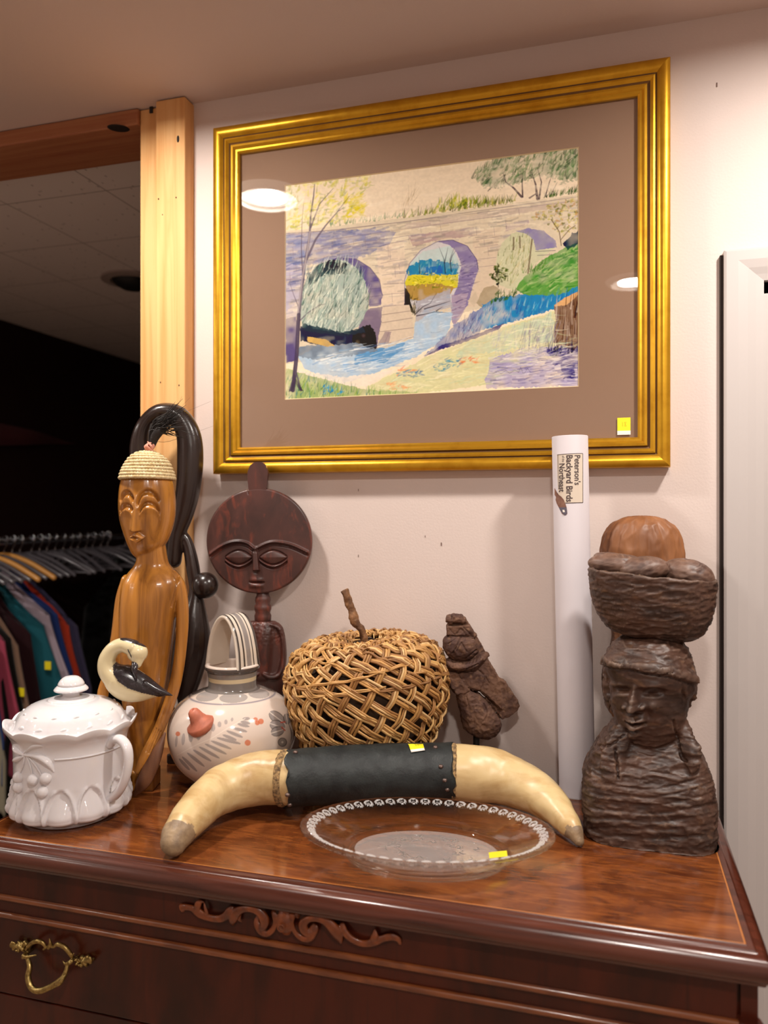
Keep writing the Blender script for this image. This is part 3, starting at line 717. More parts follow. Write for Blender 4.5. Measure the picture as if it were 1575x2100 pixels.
dabs([(900, 990), (1040, 870), (1560, 770), (1560, 830), (1200, 930), (960, 1000)], 160, 40, 70, 6, ['#2e6fae', '#6aa9c4', '#4b8fb0', '#9cc3c8', '#3b5f9c'], .6, .35)
dabs([(840, 1050), (880, 980), (1000, 890), (1020, 980), (900, 1050)], 70, 50, 72, 5, ['#5c5a80', '#b9b7c4', '#7c86a4'], .6, .3)
fill([(740, 1112), (830, 1050), (960, 1010), (1150, 940), (1120, 970), (950, 1035), (840, 1070)], '#57547c', .85, 6)
# meadow edge
fill([(450, 1260), (640, 1170), (740, 1115), (960, 1030), (1180, 950), (1400, 880), (1400, 1050), (1240, 1150), (1080, 1250), (700, 1300), (450, 1310)], '#cfcaa2', .95, 8, .25)
fill([(960, 1040), (1180, 960), (1390, 890), (1380, 1030), (1150, 1080), (900, 1110)], '#bcc6ae', .8, 14, .4)
dabs([(700, 1130), (1100, 1000), (1380, 900), (1370, 1020), (1100, 1130), (700, 1260)], 60, 110, 8, 3, ['#e5e0c0', '#a8b59a', '#d6cfb0'], .6, .1)
for cx_, cy_, cols in ((640, 1195, ['#d4684c', '#e59a6c', '#4f86a8']), (680, 1200, ['#4779a8', '#3d6aa0']), (960, 1130, ['#d4684c', '#e08a5c']), (870, 1145, ['#4c8aa4', '#3d6f98', '#6aa0b0']), (830, 1165, ['#4c8aa4', '#5a91a0']), (600, 1262, ['#dd8a62', '#e7a57c'])):
    dabs([(cx_-50, cy_-18), (cx_+50, cy_-22), (cx_+50, cy_+18), (cx_-50, cy_+18)], 16, 24, 15, 8, cols, .75, .6)
fill([(35, 1170), (200, 1215), (430, 1275), (700, 1290), (690, 1320), (35, 1335)], '#9aa878', .8, 8, .4)
dabs([(35, 1200), (200, 1240), (420, 1290), (700, 1300), (700, 1315), (35, 1330)], 220, 40, 75, 4.5, ['#5f8a4a', '#3f6f58', '#8fa85c', '#c7cf96', '#4d7f86'], .7, .45)
dabs([(230, 1260), (330, 1265), (330, 1300), (230, 1300)], 26, 18, 60, 7, ['#3f7fb0', '#57a0c0'], .8, .8)
# stump, reeds, purple water
fill([(1060, 1130), (1240, 1070), (1350, 1060), (1520, 1050), (1520, 1262), (1050, 1270)], '#a9a0bc', .75, 14, .5)
fill([(1350, 1070), (1520, 1060), (1520, 1180), (1400, 1150)], '#5a5583', .8, 14, .5)
fill([(1430, 1150), (1500, 1140), (1505, 1220), (1440, 1225)], '#4a4678', .85, 10, .4)
dabs([(1250, 1060), (1520, 1080), (1520, 1220), (1300, 1180)], 70, 60, 8, 5, ['#3f3c6a', '#c9c3d4', '#6d6a96', '#e5dcd6'], .6, .2)
fill([(1395, 850), (1440, 840), (1500, 800), (1520, 790), (1520, 1050), (1490, 1080), (1390, 1040), (1400, 940)], '#8c7668', .95, 4)
fill([(1395, 850), (1445, 815), (1520, 780), (1515, 800), (1460, 850), (1400, 858)], '#cfa57c', .95, 3)
dabs([(1400, 870), (1510, 830), (1510, 1060), (1395, 1040)], 45, 90, 86, 7, ['#3f3038', '#5c463c', '#c2b0a4', '#6f5a50'], .75, .08)
dabs([(1180, 1060), (1240, 1000), (1400, 960), (1400, 1080), (1250, 1100)], 130, 95, 78, 3.6, ['#8c86a0', '#d8d2c4', '#6b6888', '#b8b6a8', '#9a8f94'], .7, .3)
dabs([(1350, 1080), (1520, 1050), (1520, 1090), (1380, 1110)], 40, 50, 70, 6, ['#332f4c', '#4b456a'], .8, .5)
dabs([(1060, 1000), (1190, 980), (1200, 1100), (1100, 1120)], 40, 60, 75, 3, ['#a7a2b8', '#c9c2c0'], .6, .3)
line([(1085, 1195), (1110, 1185), (1125, 1198), (1150, 1180), (1170, 1195), (1195, 1178), (1215, 1190), (1225, 1165), (1240, 1200), (1260, 1170), (1275, 1190), (1320, 1180)], 2.5, '#6a6574', .8)
# hedge on the parapet
dabs([(260, 455), (620, 410), (640, 395), (260, 440)], 80, 26, 80, 5, ['#6b8a62', '#8fa583', '#4f7360'], .7, .5)
dabs([(620, 405), (800, 375), (1000, 330), (1210, 320), (1210, 335), (900, 375), (640, 410)], 200, 40, 80, 7, ['#5f6a38', '#7d8a4a', '#3f4a34', '#9a9f5c', '#b3a85c'], .75, .6)
dabs([(800, 340), (860, 310), (1000, 320), (1000, 350), (800, 380)], 70, 34, 80, 8, ['#9aa04a', '#c2bd5a', '#6b7a3c'], .75, .6)
dabs([(1340, 300), (1510, 270), (1510, 285), (1340, 312)], 60, 30, 75, 6, ['#4a6148', '#6f8458', '#394a3c'], .8, .5)
dabs([(590, 400), (680, 290), (700, 300), (640, 405)], 26, 70, 75, 3, ['#bfa88c', '#a8957e'], .5, .4)
# yellow tree at left
dabs([(35, 250), (190, 215), (470, 195), (470, 260), (400, 300), (420, 400), (340, 430), (150, 460), (35, 480)], 260, 30, 40, 12, ['#c9c04a', '#b5b35c', '#9aa05c', '#d8cb5a', '#8f9a62', '#e0d890'], .55, .9)
dabs([(330, 300), (430, 290), (430, 400), (330, 420)], 60, 30, 20, 12, ['#d6c53c', '#c7b93a'], .65, .6)
for q, wd in (([(75, 1280), (95, 1100), (105, 900), (120, 760), (140, 620), (160, 500), (165, 400), (180, 300), (185, 240)], 22), ([(115, 1280), (90, 1180), (88, 1060)], 12), ([(60, 1280), (85, 1200), (90, 1100)], 12), ([(145, 620), (190, 520), (240, 450), (300, 380), (360, 300)], 12), ([(165, 460), (210, 340), (280, 260)], 9), ([(110, 930), (150, 890), (210, 850), (240, 845)], 7), ([(300, 380), (345, 350)], 5), ([(125, 700), (118, 560), (122, 420), (130, 330)], 6), ([(112, 880), (80, 800), (60, 740)], 5)):
    line(q, wd, '#6d6672', .85, True)
line([(88, 1200), (100, 900), (122, 720), (145, 600), (162, 480)], 7, '#b9aeae', .6)
fill([(38, 920), (95, 905), (95, 1130), (38, 1140)], '#6b6384', .8, 6, .4)
for q, wd in (([(75, 1280), (95, 1100), (105, 900)], 20),): line(q, wd, '#5c5664', .8)
fill([(50, 1290), (90, 1220), (130, 1285), (110, 1280), (90, 1250), (70, 1285)], '#5a5460', .8, 3)
# dark tree upper right
tr_ = [(970, 210), (1030, 140), (1150, 90), (1350, 60), (1515, 40), (1515, 220), (1430, 230), (1330, 190), (1250, 230), (1100, 260), (1030, 250)]
fill(tr_, '#7d8d78', .45, 30, .6)
dabs(tr_, 430, 40, 62, 9, ['#4f6a50', '#6f8a64', '#3a5042', '#8fa07c', '#5a7a5c', '#c2bfa4'], .65, .45)
for q, wd in (([(1230, 305), (1190, 260), (1150, 230), (1140, 190)], 12), ([(1235, 305), (1232, 230), (1235, 190)], 9), ([(1310, 315), (1300, 240), (1280, 180)], 14), ([(1318, 315), (1330, 230), (1310, 160)], 10), ([(1350, 300), (1370, 230), (1385, 190)], 7), ([(1060, 275), (1110, 220)], 4), ([(1380, 290), (1410, 230)], 5), ([(1270, 310), (1300, 290), (1318, 315)], 9)):
    line(q, wd, '#4d4450', .85, True)
# small shrubs
dabs([(1270, 420), (1350, 350), (1510, 300), (1510, 470), (1440, 500), (1350, 440)], 150, 14, 30, 9, ['#8a8a4c', '#b3a85c', '#6b6f42', '#c9bd86', '#b98f5c'], .7, 1.2)
line([(1430, 550), (1420, 480), (1380, 420)], 5, '#6b5a50', .8); line([(1428, 520), (1470, 470), (1500, 450)], 4, '#6b5a50', .8)
dabs([(1070, 700), (1090, 640), (1150, 660), (1160, 720), (1110, 750)], 50, 16, 40, 9, ['#3b4a2c', '#5c6b3a', '#2d3826'], .85, 1.2)
line([(1110, 640), (1112, 760)], 4, '#4a4238', .8)
dabs([(1100, 790), (1220, 770), (1200, 810), (1060, 850)], 60, 24, 70, 6, ['#35553c', '#5c7a4a'], .8, .5)
dabs([(1230, 690), (1390, 610), (1390, 640), (1260, 710)], 40, 30, 75, 5, ['#5f8a4a', '#3f6a3c'], .7, .4)
dabs([(560, 1200), (1060, 1010), (1400, 890), (1500, 1060), (1050, 1260), (450, 1300)], 260, 70, 10, 7, ['#e6e0bc', '#b7c09a', '#d9d3a4', '#c2cfb6', '#efe6cc', '#c9b98c'], .42, .35)
dabs([(1060, 1120), (1500, 1060), (1510, 1250), (1060, 1265)], 150, 70, 8, 8, ['#d9d2da', '#7f7aa2', '#b5aec4', '#e9e0da', '#5d5888'], .5, .2)
dabs([(0, 230), (1575, 60), (1575, 300), (0, 480)], 120, 120, 5, 14, ['#e8d8c2', '#d3c0ac', '#efe2cf'], .22, .3, False)
dabs([(1210, 780), (1330, 640), (1570, 520), (1570, 780)], 120, 50, 25, 8, ['#2f6a41', '#a3bd78', '#5b9455', '#c3cf98'], .5, .4)
dabs([(120, 700), (200, 640), (330, 615), (450, 720), (450, 860), (330, 990), (120, 950)], 240, 50, 70, 5, ['#3f5a58', '#d9dccb', '#5c7a78', '#8fa89a', '#e8e6d6', '#2f4246'], .55, .35)
img = np.clip(.42+(img-.42)*1.22, 0, 1)*np.array([.99, 1.0, .97])
img *= (1+.05*N3+.04*N2)[..., None]
img = np.clip(img, 0, 1)
vv = np.stack([GX-fcx, np.full_like(GX, YP-.0004), GZ-fz0], -1).reshape(-1, 3)
idx = np.arange(NU*NV).reshape(NV, NU)
q4 = np.stack([idx[:-1, :-1], idx[1:, :-1], idx[1:, 1:], idx[:-1, 1:]], -1).reshape(-1, 4)
me = bpy.data.meshes.new('painting'); me.vertices.add(len(vv)); me.vertices.foreach_set('co', vv.ravel())
me.loops.add(q4.size); me.loops.foreach_set('vertex_index', q4.ravel()); me.polygons.add(len(q4))
me.polygons.foreach_set('loop_start', np.arange(0, q4.size, 4)); me.update(calc_edges=True)
vcol(me, img.reshape(-1, 3))
o = link('painted_sheet', me, mat('watercolor_paper', '#ffffff', .8, spec=.2, vc=True), PF, smooth=False)
# ---------------------------------------------------------------- sculpting helpers
def projv(a):
    d = a-np.array(CAM); t = d@np.array(FW)
    return CX0+(d@np.array(RT))/t*FP, CY0-d[:, 2]/t*FP
def toworld(a, fr):
    c, s = math.cos(fr.rot), math.sin(fr.rot); o = np.array(fr.loc)
    return np.stack([o[0]+a[:, 0]*c-a[:, 1]*s, o[1]+a[:, 0]*s+a[:, 1]*c, o[2]+a[:, 2]], -1)
def pix(me, fr):
    a, n = getv(me); px, py = projv(toworld(a, fr))
    c, s = math.cos(fr.rot), math.sin(fr.rot)
    wn = np.stack([n[:, 0]*c-n[:, 1]*s, n[:, 0]*s+n[:, 1]*c, n[:, 2]], -1)
    v = np.array(CAM)-toworld(a, fr); v /= np.linalg.norm(v, axis=1)[:, None]
    return a, n, px, py, (wn*v).sum(1)
def pd(px, py, pts, sub=6):
    "distance in pixels to a smooth polyline"
    S = np.array(spline(pts, sub)) if len(pts) > 2 else np.array(pts, float)
    d = np.full(px.shape, 1e9)
    for a, b in zip(S, S[1:]):
        v = b-a; L = max((v*v).sum(), 1e-9); t = np.clip(((px-a[0])*v[0]+(py-a[1])*v[1])/L, 0, 1)
        d = np.minimum(d, np.hypot(px-a[0]-t*v[0], py-a[1]-t*v[1]))
    return d
def inp(px, py, pts):
    p = np.array(pts, float); ins = np.zeros(px.shape, bool)
    for (x1, y1), (x2, y2) in zip(p, np.roll(p, -1, 0)):
        if y1 == y2: continue
        ins ^= ((y1 > py) != (y2 > py)) & (px < (x2-x1)*(py-y1)/(y2-y1)+x1)
    return ins
def relief(me, fr, fn):
    a, n, px, py, f = pix(me, fr); d = fn(px, py)*sst(.05, .35, f)
    setv(me, a+n*d[:, None])
def prism(bm, pts, w0, w1):
    "pts local (x,z); extruded along y from -w0 to -w1"
    ring_loft(bm, [[Vector((p[0], -w0, p[1])) for p in pts], [Vector((p[0], -w1, p[1])) for p in pts]])
def topt(fr): return lambda pts: [(fr.L(x, y).x, fr.L(x, y).z) for x, y in pts]
def body_rings(bm, fr, rows, e=2.3, n=36, wc=0):
    "rows (py, xl, xr, depth_px or absolute half depth)"
    S = spline(rows, 5); rg = []
    for py, xl, xr, dp in S:
        a, b = fr.L(xl, py), fr.L(xr, py)
        rg.append(sup(((a.x+b.x)/2, -wc, a.z), max((b.x-a.x)/2, 1e-4), dp, e, n))
    ring_loft(bm, rg)

# ---------------------------------------------------------------- tall carved figure
M_fig = mat('honey_wood', '#b5782f', .27, coat=.35, crough=.12, tex=[dict(scale=(34, 34, 2.6), c2='#80501f', dist=1.2, lo=.42, hi=.66), dict(scale=(120, 120, 6), c2='#643410', dist=.4, lo=.58, hi=.76, amt=.6)], bump=[((160, 160, 12), .12, .001)])
fr = Fr(300, 1.29)
F1 = thing('wooden_figure', 'tall honey-coloured carved wooden figure wearing a rope cap with black hair tuft', 'statue', fr.loc, TH)
L = fr.L
bm = B(); k = fr.k
body_rings(bm, fr, [(1614, 272, 322, .018), (1560, 270, 322, .020), (1500, 262, 328, .028), (1440, 254, 338, .035), (1380, 248, 346, .040), (1300, 246, 356, .044), (1240, 248, 364, .046), (1200, 252, 374, .042), (1178, 262, 366, .034), (1160, 276, 348, .027), (1146, 282, 342, .026), (1120, 284, 338, .026)], 2.4)
rg = []
for py, xl, xr, dp in spline([(1146, 284, 300, .006), (1136, 274, 322, .022), (1120, 267, 337, .034), (1100, 260, 348, .041), (1070, 251, 357, .046), (1040, 247.5, 360, .048), (1005, 249, 358, .046), (980, 254, 352, .042), (955, 262, 342, .034), (940, 280, 326, .018)], 5):
    a, b = L(xl, py), L(xr, py); rg.append(sup(((a.x+b.x)/2, -.004, a.z), (b.x-a.x)/2, dp, 2.1, 36))
ring_loft(bm, rg)
tube(bm, [L(352, 1182, .002), L(369, 1205, .004), L(376, 1260, .006), L(373, 1330, .008), L(365, 1390, .012), L(353, 1440, .022), L(338, 1485, .036), L(316, 1535, .048), L(303, 1560, .052)], [15*k, 14*k, 13*k, 12*k, 12*k, 12*k, 11*k, 12*k, 7*k], 16, 5)
tube(bm, [L(262, 1190, .002), L(251, 1230, .006), L(244, 1300, .012), L(233, 1370, .018), L(222, 1420, .026), L(240, 1470, .040), L(268, 1525, .050), L(286, 1556, .054)], [13*k, 12*k, 11*k, 11*k, 11*k, 10*k, 10*k, 7*k], 16, 5)
box(bm, *[v for v in (L(270, 1600).x, L(322, 1600).x)], -.022, .022, 0, .03)
me = remesh(bm, .0013, 3)
FQ = lambda cx, cy: (230+cx/9.13, 920+cy/9.13)
def f(px, py):
    def arc(pts, dep, wd, bul):
        P_ = [FQ(*p) for p in pts]; d = pd(px, py, P_)
        mx_ = np.mean([p[0] for p in P_]); hw = (P_[-1][0]-P_[0][0])/2
        top = min(p[1] for p in P_); bot = max(p[1] for p in P_)
        ya = np.interp(px, [p[0] for p in P_], [p[1] for p in P_])
        below = sst(0, 3.0, py-ya)*(1-sst(0, 26, py-ya))*(np.abs(px-mx_) < hw+1)
        above = (py < ya+1)
        return -dep*g(d, wd)*.7 - dep*.55*below*(1-sst(2, 14, py-ya)) + bul*below*sst(3, 12, py-ya)
    h = arc([(490, 1010), (510, 900), (570, 820), (670, 785), (770, 810), (840, 880), (875, 960)], .0085, 2.5, .0022)
    h += arc([(515, 1160), (560, 1070), (630, 1015), (710, 1005), (790, 1035), (850, 1090), (880, 1160)], .0070, 2.1, .0038)
    h += arc([(165, 960), (190, 870), (240, 815), (300, 815), (350, 870), (385, 945)], .0085, 2.5, .002)
    h += arc([(165, 1150), (200, 1075), (260, 1045), (320, 1065), (380, 1135)], .0070, 2.1, .0035)
    nx, ny0, ny1 = FQ(438, 0)[0], FQ(0, 880)[1], FQ(0, 1535)[1]
    tt = np.clip((py-ny0)/(ny1-ny0), 0, 1); wd = 3.2+4.5*tt
    h += (.0025+.0095*tt**1.3)*g(px-nx-1.0*tt, wd)*sst(ny0-8, ny0+8, py)*(1-sst(ny1-1, ny1+1.5, py))
    # lips: diamond
    cxl, cyl = FQ(480, 1655); u = np.abs(px-cxl)/15.5; v = np.where(py < cyl, (cyl-py)/10.5, (py-cyl)/11.5)
    q = u+v; h += .0095*(1-sst(.72, 1.08, q)); u2 = np.abs(px-(cxl-4))/11; v2 = np.where(py < cyl, (cyl-py)/5.2, (py-cyl)/2.2)
    h -= .0085*(1-sst(.55, 1.0, u2+v2))
    # cheeks hollow beside nose
    h -= .002*g(px-FQ(640, 0)[0], 5)*g(py-FQ(0, 1400)[1], 20)
    # hand fingers, arm groove
    for k_ in range(3):
        h -= .0022*g(pd(px, py, [(330-5*k_, 1500-3*k_), (310-5*k_, 1548-3*k_)]), 1.0)
    h -= .004*g(pd(px, py, [(352, 1245), (357, 1225), (365, 1190), (368, 1180)]), 1.6)
    return h
relief(me, fr, f)
clampz(me); link('carved_body', me, M_fig, F1)
bm = B(); rgs = [(981, 53.5), (974.5, 52), (968, 50), (961.5, 47.5), (955, 44.5), (949, 41), (943, 36.5), (937.5, 30.5), (932.5, 23), (929, 14), (927, 6)]
for ri, (py, rpx) in enumerate(rgs):
    r = rpx*k*.985; n_ = max(40, int(rpx*2.2)); rings = []; z_ = L(304, py).z
    strands = max(6, round(2*PI*rpx/6.2))
    for i in range(n_):
        a = 2*PI*i/n_; er = Vector((math.cos(a), math.sin(a)*1.12, 0)); c = Vector((L(304, py).x, -.004, z_-.0006*math.sin(a+ri)))+er*r
        rings.append([c+(er*math.cos(b)+UP*math.sin(b))*(.00305*(1+.17*math.cos(2*b-strands*a+ri))) for b in np.linspace(0, 2*PI, 12, endpoint=False)])
    rings.append(rings[0]); ring_loft(bm, rings, False)
bmesh.ops.remove_doubles(bm, verts=bm.verts, dist=1e-6)
obj('rope_cap', bm, mat('pale_rope', '#dccaa2', .85, spec=.2, bump=[((700, 700, 700), .4, .0008)], tex=[dict(scale=(200, 200, 200), c2='#b89b6c')]), F1)
bm = B(); lathe(bm, [(48*k, 0), (44*k, .018), (34*k, .034), (18*k, .044), (.001, .047)], 32, (L(304, 0).x, -.004, L(304, 981).z-.001), sy=1.08); obj('cap_lining', bm, mat('cap_lining', '#a98e62', .9), F1)
bm = B()
for q in range(7):
    a = q*1.3; tube(bm, [L(309+8*math.cos(a), 926+2*math.sin(a*2), .008+.004*math.sin(a)), L(310+8*math.cos(a+2), 917, .010+.004*math.cos(a)), L(313+7*math.cos(a+4), 906+3*math.cos(a), .008)], [.0014, .0024, .0012], 6, 4)
obj('pink_binding', bm, mat('pink_ribbon', '#c98a76', .8), F1)
bm = B(); hr = random.Random(4)
for q in range(150):
    x0, y0 = 312+hr.uniform(-4, 4), 915+hr.uniform(-5, 3); sp = hr.gauss(0, 1)
    ln = hr.uniform(.7, 1.25); fl = hr.random()
    x2 = x0+ (52+sp*13)*ln*(.7 if fl < .3 else 1); y2 = y0-(72-abs(sp)*20+hr.uniform(-12, 8))*ln
    mx_, my_ = x0+8+sp*5, y0-38*ln
    w0 = hr.uniform(-.006, .008)
    tube(bm, [L(x0, y0, .004+w0*.3), L(mx_, my_, .004+w0), L((mx_+x2)/2+3, (my_+y2)/2+2, .002+w0*1.6), L(x2, y2, w0*2.5)], [.0010, .0009, .0006, .00022], 4, 3, caps=None)
for (xa, ya), (xb, yb) in (((330, 870), (432, 822)), ((350, 905), (436, 873)), ((352, 860), (372, 812)), ((340, 870), (388, 815))):
    tube(bm, [L(318, 905, .003), L(xa, ya, .004), L(xb, yb, -.004)], [.0003, .00025, .00010], 4, 4, caps=None)
tube(bm, [L(314, 915, .004), L(318, 898, .004), L(328, 882, .004), L(338, 872, .003)], [.005, .008, .009, .003], 10, 4)
tagp(obj('hair_tuft', bm, mat('black_hair', '#17100d', .5), F1), kind='stuff')
bm = B(); tube(bm, [L(352, 1490, .040), L(338, 1530, .052), L(318, 1575, .058), L(296, 1608, .050)], [(.002, .002), (.010, .004), (.012, .004), (.003, .002)], 12, 6, up=(0, 1, 0))
obj('paddle', bm, mat('dull_brown_wood', '#7b5136', .45, tex=[dict(scale=(60, 60, 8), c2='#553322')]), F1)
# ---------------------------------------------------------------- black looped sculpture
M_eb = mat('ebony_wood', '#2a1d19', .27, coat=.25, crough=.16, tex=[dict(scale=(20, 20, 3), c2='#160d0b', dist=.8)])
fr = Fr(400, 1.44); L = fr.L; k = fr.k
S1 = thing('black_sculpture', 'abstract black wooden sculpture with a tall loop and a ball, behind the honey-coloured figure', 'sculpture', fr.loc, TH)
bm = B()
tube(bm, [L(306, 1010, -.004), L(296, 965, .0), L(290, 920, .002), L(300, 875, .004), L(330, 846, .004), L(365, 853, .002), L(386, 890, 0), L(390, 940, 0), L(386, 1000, 0), L(376, 1050, 0), L(362, 1100, 0), L(356, 1150, .0)],
     [(20*k, .020), (24*k, .026), (22*k, .030), (17*k, .030), (17*k, .026), (21*k, .022), (25*k, .022), (27*k, .024), (25*k, .024), (22*k, .022), (17*k, .020), (16*k, .018)], 20, 6, up=(0, 1, 0))
tube(bm, [L(306, 1000, -.004), L(318, 1060, -.004), L(335, 1130, -.004)], [(20*k, .02), (16*k, .016), (14*k, .014)], 16, 5, up=(0, 1, 0))
tube(bm, [L(352, 1130, 0), L(372, 1100, 0), L(386, 1120, 0), L(396, 1165, .002), L(402, 1215, .004), L(398, 1270, .004), L(394, 1320, .002), L(382, 1380, 0), L(370, 1440, 0), L(374, 1490, 0), L(380, 1530, 0)], [14*k, 12*k, 12*k, 14*k, 14*k, 30*k, 38*k, 34*k, 26*k, 26*k, 24*k], 20, 6)
me = remesh(bm, .002, 4); clampz(me); link('looped_body', me, M_eb, S1)
bm = B(); ell(bm, L(424, 1199, .012), (.0243, .0243, .0243), 36, 20); obj('ball', bm, M_eb, S1)
bm = B(); box(bm, L(352, 0).x, L(436, 0).x, -.035, .035, 0, .018); obj('plinth', bm, M_eb, S1, smooth=False, bevel=.003)
bm = B(); tube(bm, [L(366, 1412, .036), L(374, 1440, .038), L(372, 1456, .036)], [(.004, .0004)]*3, 6, 2, up=(0, 1, 0)); obj('paper_tag', bm, M_wsl, S1)
# ---------------------------------------------------------------- round-headed doll
M_doll = mat('dark_red_wood', '#4f2d27', .42, coat=.12, crough=.3, tex=[dict(scale=(16, 16, 5), c2='#37201c', dist=1.0, lo=.4, hi=.6), dict(scale=(60, 60, 20), c2='#8a3d28', dist=.6, lo=.52, hi=.72, amt=.6)], bump=[((150, 150, 60), .15, .0008)])
fr = Fr(532, 1.43); L = fr.L; k = fr.k
D1 = thing('fertility_doll', 'dark red-brown carved doll with a large flat round face', 'statue', fr.loc, TH)
GQ = lambda cx, cy: (380+cx/4.0375, 920+cy/4.0375)
cxp, cyp, Rp = 532.5, 1109.0, 108.0
def dh(px, py):
    h = np.zeros(px.shape)
    for pts in ([(190, 892), (260, 835), (350, 785), (440, 765), (520, 780), (575, 820)], [(600, 822), (650, 795), (720, 772), (800, 775), (900, 800), (1030, 862)]):
        d = pd(px, py, [GQ(*p) for p in pts]); h += .0042*g(d, 2.3)
        d2 = pd(px, py, [GQ(p[0], p[1]+26) for p in pts]); h -= .0030*g(d2, 2.0)
    for cx_, hw in ((450, 112), (735, 115)):
        c = GQ(cx_, 897); a = hw/4.0375
        u = (px-c[0])/a; ve = 13.5*(1-np.clip(np.abs(u), 0, 1)**1.8); v = (py-c[1])
        q = np.abs(v)-ve
        ins = (np.abs(u) < 1)
        h += ins*.0040*np.clip(-q/13.5, 0, 1)**.5 - ins*.0024*g(q-1.0, 1.3)
        low = ins*(v > 0); h += low*.0034*g(q-5.0, 2.2); h -= low*.0032*g(q-9.0, 1.8)
    n0, n1 = GQ(585, 815), GQ(598, 1000)
    tt = np.clip((py-n0[1])/(n1[1]-n0[1]), 0, 1); nx = n0[0]+(n1[0]-n0[0])*tt
    h += (.004+.006*tt)*(1-sst(3.0+2.2*tt, 5.2+2.6*tt, np.abs(px-nx)))*sst(n0[1]-3, n0[1]+3, py)*(1-sst(n1[1], n1[1]+2, py))
    h -= .002*g(px-nx, 6)*g(py-n1[1]-5, 4)
    m = GQ(598, 1108); u = (px-m[0])/16.0
    ins = np.clip(1-u*u, 0, 1)
    h += .0042*ins*g(py-m[1]-6, 5)+.0026*ins*g(py-m[1]+6, 5); h -= .0050*np.sqrt(ins)*g(py-m[1]+1.0, 1.7)
    h -= .001*g(pd(px, py, [GQ(510, 290), GQ(528, 380)]), .8)
    return h
NR, NA = 150, 420
bm = B(); rr_ = np.concatenate([np.linspace(.004, .965, NR), [.985, .997, 1.0]])
fw = np.concatenate([np.full(NR, .0075), [.0068, .0045, .001]])
ang = np.linspace(0, 2*PI, NA, endpoint=False)
PXg = cxp+Rp*rr_[:, None]*np.cos(ang)[None]; PYg = cyp-Rp*rr_[:, None]*np.sin(ang)[None]
H = dh(PXg, PYg)*(1-sst(.955, .98, rr_))[:, None]+fw[:, None]+.003*(1-rr_[:, None]**2)
rings = [[L(PXg[i, j], PYg[i, j], H[i, j]) for j in range(NA)] for i in range(len(rr_))]
rings.append([L(PXg[-1, j], PYg[-1, j], -.006) for j in range(NA)])
rings.append([L(cxp+Rp*.98*math.cos(a), cyp-Rp*.98*math.sin(a), -.009) for a in ang])
ring_loft(bm, rings)
kn = [(512, 1012), (509, 985), (509, 968), (514, 955), (522, 949), (531, 947.5), (540, 949), (547, 956), (550.5, 968), (549, 985), (546, 1012)]
prism(bm, topt(fr)(kn), -.007, .0075)
obj('round_face', bm, M_doll, D1, ang=50)
bm = B(); cxn = L(538, 0).x
lathe(bm, [(13*k, L(0, 1282).z), (17*k, L(0, 1272).z), (17.5*k, L(0, 1263).z), (15*k, L(0, 1257).z), (17.5*k, L(0, 1250).z), (17.5*k, L(0, 1243).z), (14.5*k, L(0, 1239).z), (16.5*k, L(0, 1232).z), (15.5*k, L(0, 1226).z), (13*k, L(0, 1221).z), (13*k, L(0, 1212).z)], 28, (cxn, .006, 0), sy=.9)
obj('ringed_neck', bm, M_doll, D1)
bm = B()
body_rings(bm, fr, [(1274, 512, 566, .009), (1282, 500, 576, .011), (1300, 495, 581, .012), (1340, 493, 583, .012), (1400, 494, 582, .014), (1480, 497, 579, .016), (1540, 500, 576, .018), (1556, 498, 578, .022)], 3.2, 40, .0)
body_rings(bm, fr, [(1277, 519, 562, .012), (1300, 517, 562, .019), (1350, 517, 560, .021), (1385, 520, 558, .018), (1400, 524, 556, .010)], 3.2, 30)
for sgn in (1, -1):
    X = lambda dx: 538+sgn*dx
    tube(bm, [L(X(20), 1280, .004), L(X(35), 1286, .004), L(X(43), 1310, .004), L(X(45), 1350, .006), L(X(38), 1378, .014), L(X(22), 1384, .020), L(X(6), 1378, .020)], [(5*k, .010), (6*k, .011), (5*k, .010), (6*k, .010), (6*k, .008), (5*k, .007), (3*k, .004)], 12, 5, up=(0, 1, 0))
me = remesh(bm, .0016, 2); chisel(me, .007, .0012, seed=5, mask=lambda a, n: sst(.20, .24, a[:, 2]))
link('body', me, M_doll, D1)
# ---------------------------------------------------------------- painted stirrup jug
fr = Fr(477, 1.31); L = fr.L; k = fr.k
J1 = thing('ceramic_jug', 'cream glazed jug painted with grey leaves, with arched handle and terracotta spout', 'jug', fr.loc, TH)
M_jug = mat('glazed_ceramic', '#ffffff', .12, coat=.5, crough=.04, vc=True, bump=[((60, 60, 60), .03, .001)])
prof = [(46, 0), (56, .001), (66, .006), (90, .020), (112, .040), (125, .064), (130, .088), (127, .110), (115, .130), (95, .146), (72, .156), (56, .1605), (50, .163), (48.5, .168), (48.5, .178), (50, .188), (52, .193), (55.5, .195), (56, .199), (54, .203), (47, .203), (45, .198), (44, .17), (30, .165)]
S = np.array(spline([(r*k, z) for r, z in prof], 9)); sl0 = np.concatenate([[0], np.cumsum(np.hypot(*np.diff(S, axis=0).T))]); uu = np.linspace(0, sl0[-1], 380)
bm = B(); lathe(bm, list(zip(np.interp(uu, sl0, S[:, 0]), np.interp(uu, sl0, S[:, 1]))), 640)
bmesh.ops.recalc_face_normals(bm, faces=bm.faces)
me = bpy.data.meshes.new('jug'); bm.to_mesh(me); bm.free()
a, n, px, py, ff = pix(me, fr)
C = np.empty((len(a), 3)); C[:] = lin('#d8c8bc')
def paint(mask, c, al=1.0):
    m = np.clip(mask, 0, 1)[:, None]*al; C[:] = C*(1-m)+np.array(lin(c))*m
JQ = lambda cx, cy: (320+cx/4.92, 1260+cy/4.92)
front = (ff > 0)
